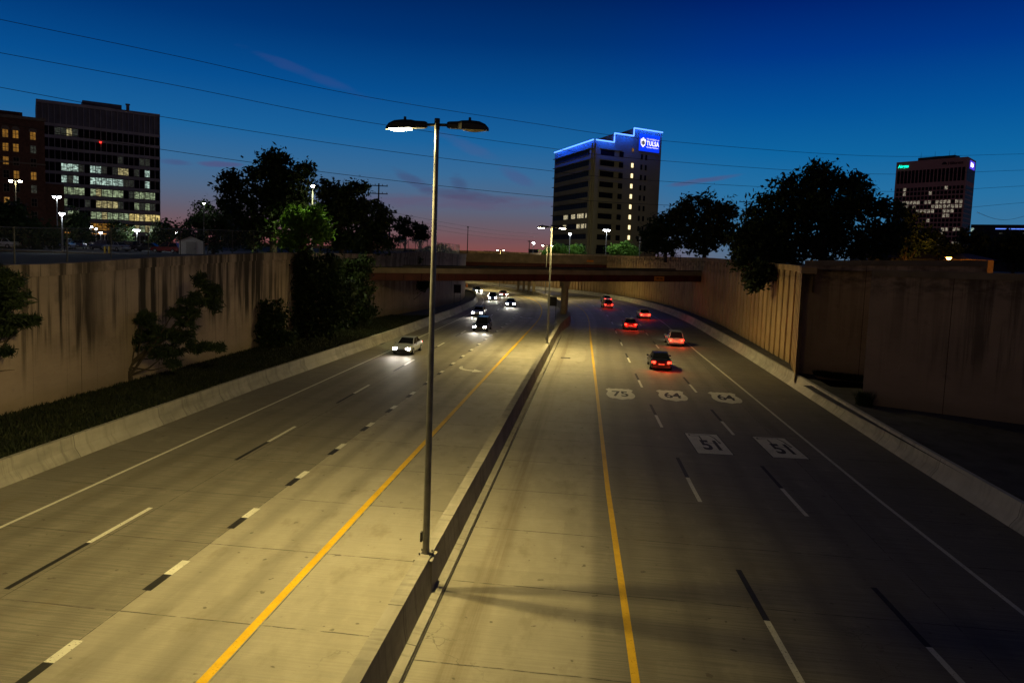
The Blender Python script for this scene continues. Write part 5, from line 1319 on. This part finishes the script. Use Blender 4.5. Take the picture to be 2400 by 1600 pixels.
for k, (p0, p1, lb) in enumerate((((927, 521), (1261, 564), 'lowest thin far wire near the pink horizon'), ((927, 510), (1261, 556), 'middle thin far wire near the pink horizon'), ((920, 498), (1261, 548), 'upper thin far wire near the pink horizon'), ((2290, 497), (2400, 507), 'short low wire right of the brown tower'))):
    a, b = Vector(at_y(*p0, 118 if k < 3 else 90)), Vector(at_y(*p1, 215 if k < 3 else 95)); P = [a.lerp(b, t / 12) - Vector((0, 0, .7 * math.sin(math.pi * t / 12))) for t in range(13)]
    w_ = MB(); w_.path(P, [.022] * 13, 4); tag(w_.build('power_wire', M['wire']), lb, 'power wire', 'thin far wires')

# ------------------------------------------------------------------ fences
def fence(name, label, pts, h, mat, post_r=.04, top=True, postmat=None):
    t = thing(name, label, 'fence', pts[0]); b = Vector(pts[0]); mesh = MB(); u = 0
    rl = MB()
    for p, q in zip(pts, pts[1:]):
        p, q = Vector(p) - b, Vector(q) - b; L = (q - p).length
        mesh.quad(p, q, q + Vector((0, 0, h)), p + Vector((0, 0, h)), [(u, 0), (u + L, 0), (u + L, h), (u, h)]); u += L
        rl.tube(p + Vector((0, 0, h)), q + Vector((0, 0, h)), .022, .022, 5)
    for p in pts: q = Vector(p) - b; MB().tube(q, q + Vector((0, 0, h + .05)), post_r, post_r, 6).build('post', postmat or M['steel'], t)
    mesh.build('wire_mesh', mat, t); rl.build('top_rail', M['darksteel'], t)
    return t
chain = mat_mesh_fence('chain_link', (.12, .12, .12), .93); chain2 = mat_mesh_fence('dense_chain_link', (.09, .06, .04), .62)
pts = []
s = SY(27)
while s < SY(84): p = pt(s, lerp(O_LW, s) - 1.1); pts.append((p.x, p.y, LTZ(s) - .02)); s += 3.75
fence('chain_link_fence', 'thin chain link fence along the top of the stained left wall', pts, 2.1, chain, .035, postmat=M['darksteel'])
pts = []; s = SY(93)
while s < SY(140): p = pt(s, lerp(O_LW, s) - .9); pts.append((p.x, p.y, lerp(Z_LW, s) - .05)); s += 2.9
fence('chain_link_fence', 'tall fence with pale posts on top of the curved wall', pts, 1.75, chain2, .045)
pts = []
for k in range(9): a = at_y(1500 + k * 12, 592, 118 + k * .5); pts.append((a[0], a[1], 9.3))
fence('chain_link_fence', 'low dark fence at the foot of the tower behind the ribbed wall', pts, 1.1, chain2, .04, postmat=M['darksteel'])
pts = [];
for px in range(-60, 240, 30): a = at_z(px, 601.5, 7.85) ; pts.append((a[0] * 1.0, a[1], ztl(a[0], a[1])))
pts = [p for p in pts]
lotY = 90
pts = [(x, 78 + (x + 75) * .25, ztl(x, 78 + (x + 75) * .25)) for x in range(-90, -44, 4)]
fence('chain_link_fence', 'low chain link fence between the grass and the parking lot', pts, .95, chain, .03)

# ------------------------------------------------------------------ parking lot
lotp = [(-110, 84), (-40, 92), (-33, 118), (-60, 170), (-150, 170), (-150, 100)]
struct(MB().poly([(x, y, 7.78) for x, y in lotp]).build('parking_lot', M['lot']))
struct(MB().box((-72, 87.0, 7.80), (76, .3, .16), math.atan2(8, 70)).build('kerb', M['bconc']))

# ------------------------------------------------------------------ cars
TYRE = mat_simple('tyre_rubber', (0.012, 0.012, 0.012), .8, var=.2); RIM = mat_simple('wheel_rim', (0.35, 0.35, 0.36), .3, .8, .05)
CG = mat_simple('car_glass', (0.008, 0.009, 0.011), .06, var=.1, spec=.6)
HLON = mat_emit('headlight_on', (1.0, .95, .82), 120.0); TLON = mat_emit('taillight_on', (1.0, .02, .01), 9.0)
HLOFF = mat_simple('headlight_off', (.5, .5, .5), .1, var=.05); TLOFF = mat_simple('taillight_off', (.18, .005, .005), .2, var=.05)
def paint(name, c):
    mt, nt, p = new_mat(name); p.inputs['Base Color'].default_value = c + (1,); p.inputs['Roughness'].default_value = .28; p.inputs['Metallic'].default_value = .35
    p.inputs['Coat Weight'].default_value = .6; return mt
PAINT = dict(silver=paint('silver_paint', (.36, .37, .38)), black=paint('black_paint', (.012, .012, .014)), white=paint('white_car_paint', (.62, .62, .60)), red=paint('red_car_paint', (.25, .02, .02)), blue=paint('blue_car_paint', (.03, .06, .16)), grey=paint('grey_car_paint', (.10, .10, .11)))
def make_car(col, suv=False, lights='off', loc=(0, 0, 0), rz=0, label='', group=None):
    """front toward local +y"""
    t = thing('car', label, 'car', loc, rz, group)
    rz_ = 1.68 if suv else 1.44; L2_ = 2.32
    # stations: y, half width, z bottom, z belt, roof z (or None), roof half width
    st = [(-2.32, .72, .42, .62), (-2.24, .84, .30, .86), (-1.95, .90, .26, .98 if not suv else 1.06), (-1.0, .92, .24, .98), (0.0, .92, .24, .95), (.85, .92, .24, .93), (1.3, .91, .24, .92), (1.95, .87, .27, .80), (2.24, .80, .32, .66), (2.32, .68, .42, .56)]
    mb = MB(); rows = []
    for y, w_, zb, zt in st:
        rows.append([(-w_ * .92, y, zb), (-w_, y, zb + .14), (-w_, y, zt - .16), (-w_ * .93, y, zt), (0, y, zt + .035), (w_ * .93, y, zt), (w_, y, zt - .16), (w_, y, zb + .14), (w_ * .92, y, zb)])
    i0 = 0
    for r in rows: mb.v += r
    for i in range(len(rows) - 1):
        for k in range(9):
            k2 = (k + 1) % 9; mb.f.append((i * 9 + k, i * 9 + k2, (i + 1) * 9 + k2, (i + 1) * 9 + k))
    mb.f.append(tuple(range(9))); mb.f.append(tuple(range(81, 90))[::-1])
    yb0, yb1, yt0, yt1 = (-2.12, .98, -1.78, .18) if suv else (-1.72, 1.0, -.95, .12)
    wb, wt = .80, .62
    zb = .93
    cab = [(-wb, yb0, zb), (wb, yb0, zb), (wb, yb1, zb - .03), (-wb, yb1, zb - .03), (-wt, yt0, rz_), (wt, yt0, rz_), (wt, yt1, rz_), (-wt, yt1, rz_)]
    i0 = len(mb.v); mb.v += cab
    for f in ((4, 5, 6, 7), (0, 1, 5, 4), (1, 2, 6, 5), (2, 3, 7, 6), (3, 0, 4, 7)): mb.f.append(tuple(i0 + k for k in f))
    body = mb.build('body', PAINT[col], t, bevel=.05)
    V = [Vector(q) for q in cab]
    def win(name, a, b, c, d, ins=.1, out=.012):
        ce = (a + b + c + d) / 4; n = (b - a).cross(d - a).normalized()
        if n.dot(ce - Vector((0, 0, 1.0))) < 0: n = -n
        g = MB().quad(*[q.lerp(ce, ins) + n * out for q in (a, b, c, d)]); g.build(name, CG, t)
    win('windscreen', V[2], V[3], V[7], V[6], .09); win('rear_window', V[0], V[1], V[5], V[4], .1)
    for sgn, (a, b, c, d) in ((1, (V[1], V[2], V[6], V[5])), (-1, (V[3], V[0], V[4], V[7]))):
        m0, m1 = a.lerp(b, .5), d.lerp(c, .5)
        win('side_window', a, m0, m1, d, .09); win('side_window', m0, b, c, m1, .09)
    for sgn in (-1, 1):
        for yy in (-1.38, 1.42):
            wh = MB().tube((sgn * .70, yy, .33), (sgn * .935, yy, .33), .33, .33, 18).build('wheel', TYRE, t)
            MB().tube((sgn * .9, yy, .33), (sgn * .945, yy, .33), .2, .19, 14).build('rim', RIM, wh)
        hl = MB().box((sgn * .62, 2.275, .62), (.34, .09, .15)).build('headlight', HLON if lights == 'front' else HLOFF, t, bevel=.02)
        tl = MB().box((sgn * .66, -2.285, .78), (.32, .08, .17)).build('taillight', TLON if lights in ('rear', 'front') else TLOFF, t, bevel=.02)
        MB().box((sgn * 1.0, .72, .98), (.18, .1, .12)).build('mirror', PAINT[col], t, bevel=.02)
    MB().box((0, 2.31, .42), (.9, .05, .16)).build('grille', M['darksteel'], t); MB().box((0, -2.33, .60), (.5, .03, .14)).build('number_plate', M['white'], t)
    MB().box((0, -2.30, .36), (1.5, .08, .14)).build('bumper', M['darksteel'], t)
    if lights in ('front', 'rear'):
        for sgn in (-1, 1): lamp('SPOT', (sgn * .62, 2.40, .62), 480 if lights == 'front' else 200, (1, .93, .78), .06, R(64), .9, t, (R(84), 0, 0), 'headlight_beam')
        if lights == 'rear':
            for sgn in (-1, 1): lamp('POINT', (sgn * .6, -2.5, .75), 45, (1, .03, .01), .08, parent=t, name='taillight_glow')
    return t
# oncoming traffic on the left carriageway (in the two outer lanes), away-going traffic on the right
GO = 'cars coming towards the camera on the left carriageway'; GA = 'cars driving away on the right carriageway'
for col, suv, s, off, lb in (('silver', False, 46, -13.0, 'nearest oncoming silver car with lit headlights in the outer left lane'),
                             ('black', True, 68, -9.4, 'oncoming black car with lit headlights just before the near bridge'),
                             ('white', False, 88, -13.0, 'oncoming white car with lit headlights in the shade under the near bridge'),
                             ('grey', False, 112, -9.4, 'oncoming grey car with lit headlights right behind the near bridge'),
                             ('blue', True, 131, -13.0, 'oncoming blue car with lit headlights at the start of the curve'),
                             ('red', False, 152, -9.4, 'oncoming red car with lit headlights in mid curve'),
                             ('silver', True, 176, -12.6, 'farthest oncoming car with lit headlights at the edge of the curved wall')):
    make_car(col, suv, 'front', pt(s, off), -head(s) + math.pi, lb, GO)
for col, suv, s, off, lb in (('black', False, 45, 10.4, 'nearest black car driving away with red taillights in the middle lane'),
                             ('silver', True, 63, 13.6, 'silver car driving away with red taillights in the outer lane'),
                             ('red', False, 79, 9.3, 'red car driving away in the middle lane just before the near bridge'),
                             ('white', False, 97, 12.9, 'white car driving away beneath the near bridge'),
                             ('grey', True, 118, 9.2, 'grey car driving away in the curve behind the bridge column'),
                             ('blue', False, 140, 12.9, 'farthest blue car driving away with red taillights in the curve')):
    make_car(col, suv, 'rear', pt(s, off), -head(s), lb, GA)
GP = 'cars parked in the lot above the left wall'
for col, suv, px, Y, rz, lb in (('silver', False, 272, 112, 1.15, 'silver sedan parked by the two yellow bollards'), ('grey', True, 240, 119, 1.15, 'dark grey car parked behind the silver sedan'),
                                ('black', True, 300, 124, 1.2, 'black car parked to the right behind the silver sedan'), ('white', True, 157, 116, .3, 'white van-like car parked next to the brightest lot lamp'),
                                ('blue', False, 186, 121, .4, 'blue car parked between the lot lamp and the silver sedan'), ('grey', False, 60, 106, 1.6, 'grey car parked at left behind the dark tree'),
                                ('silver', False, 105, 112, 1.5, 'silver car parked left of the brightest lot lamp'), ('black', False, 345, 118, 1.7, 'black car parked at the right end of the row'),
                                ('white', False, 8, 104, 1.5, 'white car parked at the left edge of the picture'), ('red', True, 390, 115, 1.6, 'dark red car parked left of the white shed')):
    p = at_y(px, 590, Y); make_car(col, suv, 'off', (p[0], p[1], 7.785), rz, lb, GP)

# ------------------------------------------------------------------ small things
shp = at_y(448, 598, 100); zs = ztl(shp[0], shp[1])
sw2 = mat_simple('white_siding', (.80, .80, .74), .7, var=.06, scale=3)
t = thing('shed', 'small white gabled shed standing behind the left wall', 'shed', (shp[0], shp[1], zs), .42)
hw = 1.55; hh = at_y(448, 565, 100)[2] - zs
mb = MB().box((0, 1.5, hh / 2), (hw * 2, 3, hh))
mb.poly([(-hw, 0, hh), (hw, 0, hh), (0, 0, hh + .62)]).poly([(hw, 3, hh), (-hw, 3, hh), (0, 3, hh + .62)]); mb.build('wall', sw2, t)
rf = MB(); 
for sg_ in (-1, 1): rf.quad((sg_ * (hw + .12), -.12, hh - .04), (0, -.12, hh + .68), (0, 3.12, hh + .68), (sg_ * (hw + .12), 3.12, hh - .04))
rf.build('roof', sw2, t)
dr = MB().box((0, -.02, .95), (1.3, .04, 1.85)).build('door', mat_simple('shed_door', (.5, .5, .45), .7, var=.05), t)
MB().box((.5, -.06, .95), (.06, .05, .16)).build('handle', M['darksteel'], dr)
ybp = mat_simple('yellow_bollard', (.75, .5, .05), .5, var=.05)
for k, (px, lb) in enumerate(((246, 'left one of two yellow bollards at the edge of the lot'), (256, 'right one of two yellow bollards at the edge of the lot'))):
    p = at_y(px, 595, 92); t = thing('bollard', lb, 'bollard', (p[0], p[1], 7.7), 0, 'yellow bollards')
    MB().tube((0, 0, 0), (0, 0, .95), .11, .11, 12).tube((0, 0, .95), (0, 0, 1.02), .11, .05, 12).build('post', ybp, t)
p = pt(SY(67), 1.9, 0)
t = thing('drain_grate', 'rusty drain grate on the road beside the median near the second lamp', 'drain grate', p, -head(40))
mb = MB().box((0, 0, .012), (.9, .55, .02)); mb.build('frame', M['wood'], t); mb = MB()
for k in range(6): mb.box((-.34 + .136 * k, 0, .028), (.05, .45, .012))
mb.build('bars', M['darksteel'], t)
p = at_z(886, 805, 0); 
t = thing('drain_grate', 'dark drain opening at the foot of the left barrier', 'drain grate', (p[0] + .3, p[1], 0), -.1); MB().box((0, 0, .01), (.5, 1.4, .016)).build('frame', M['black'], t)
MB().box((0, 0, .024), (.3, 1.1, .01)).build('bars', M['darksteel'], t)
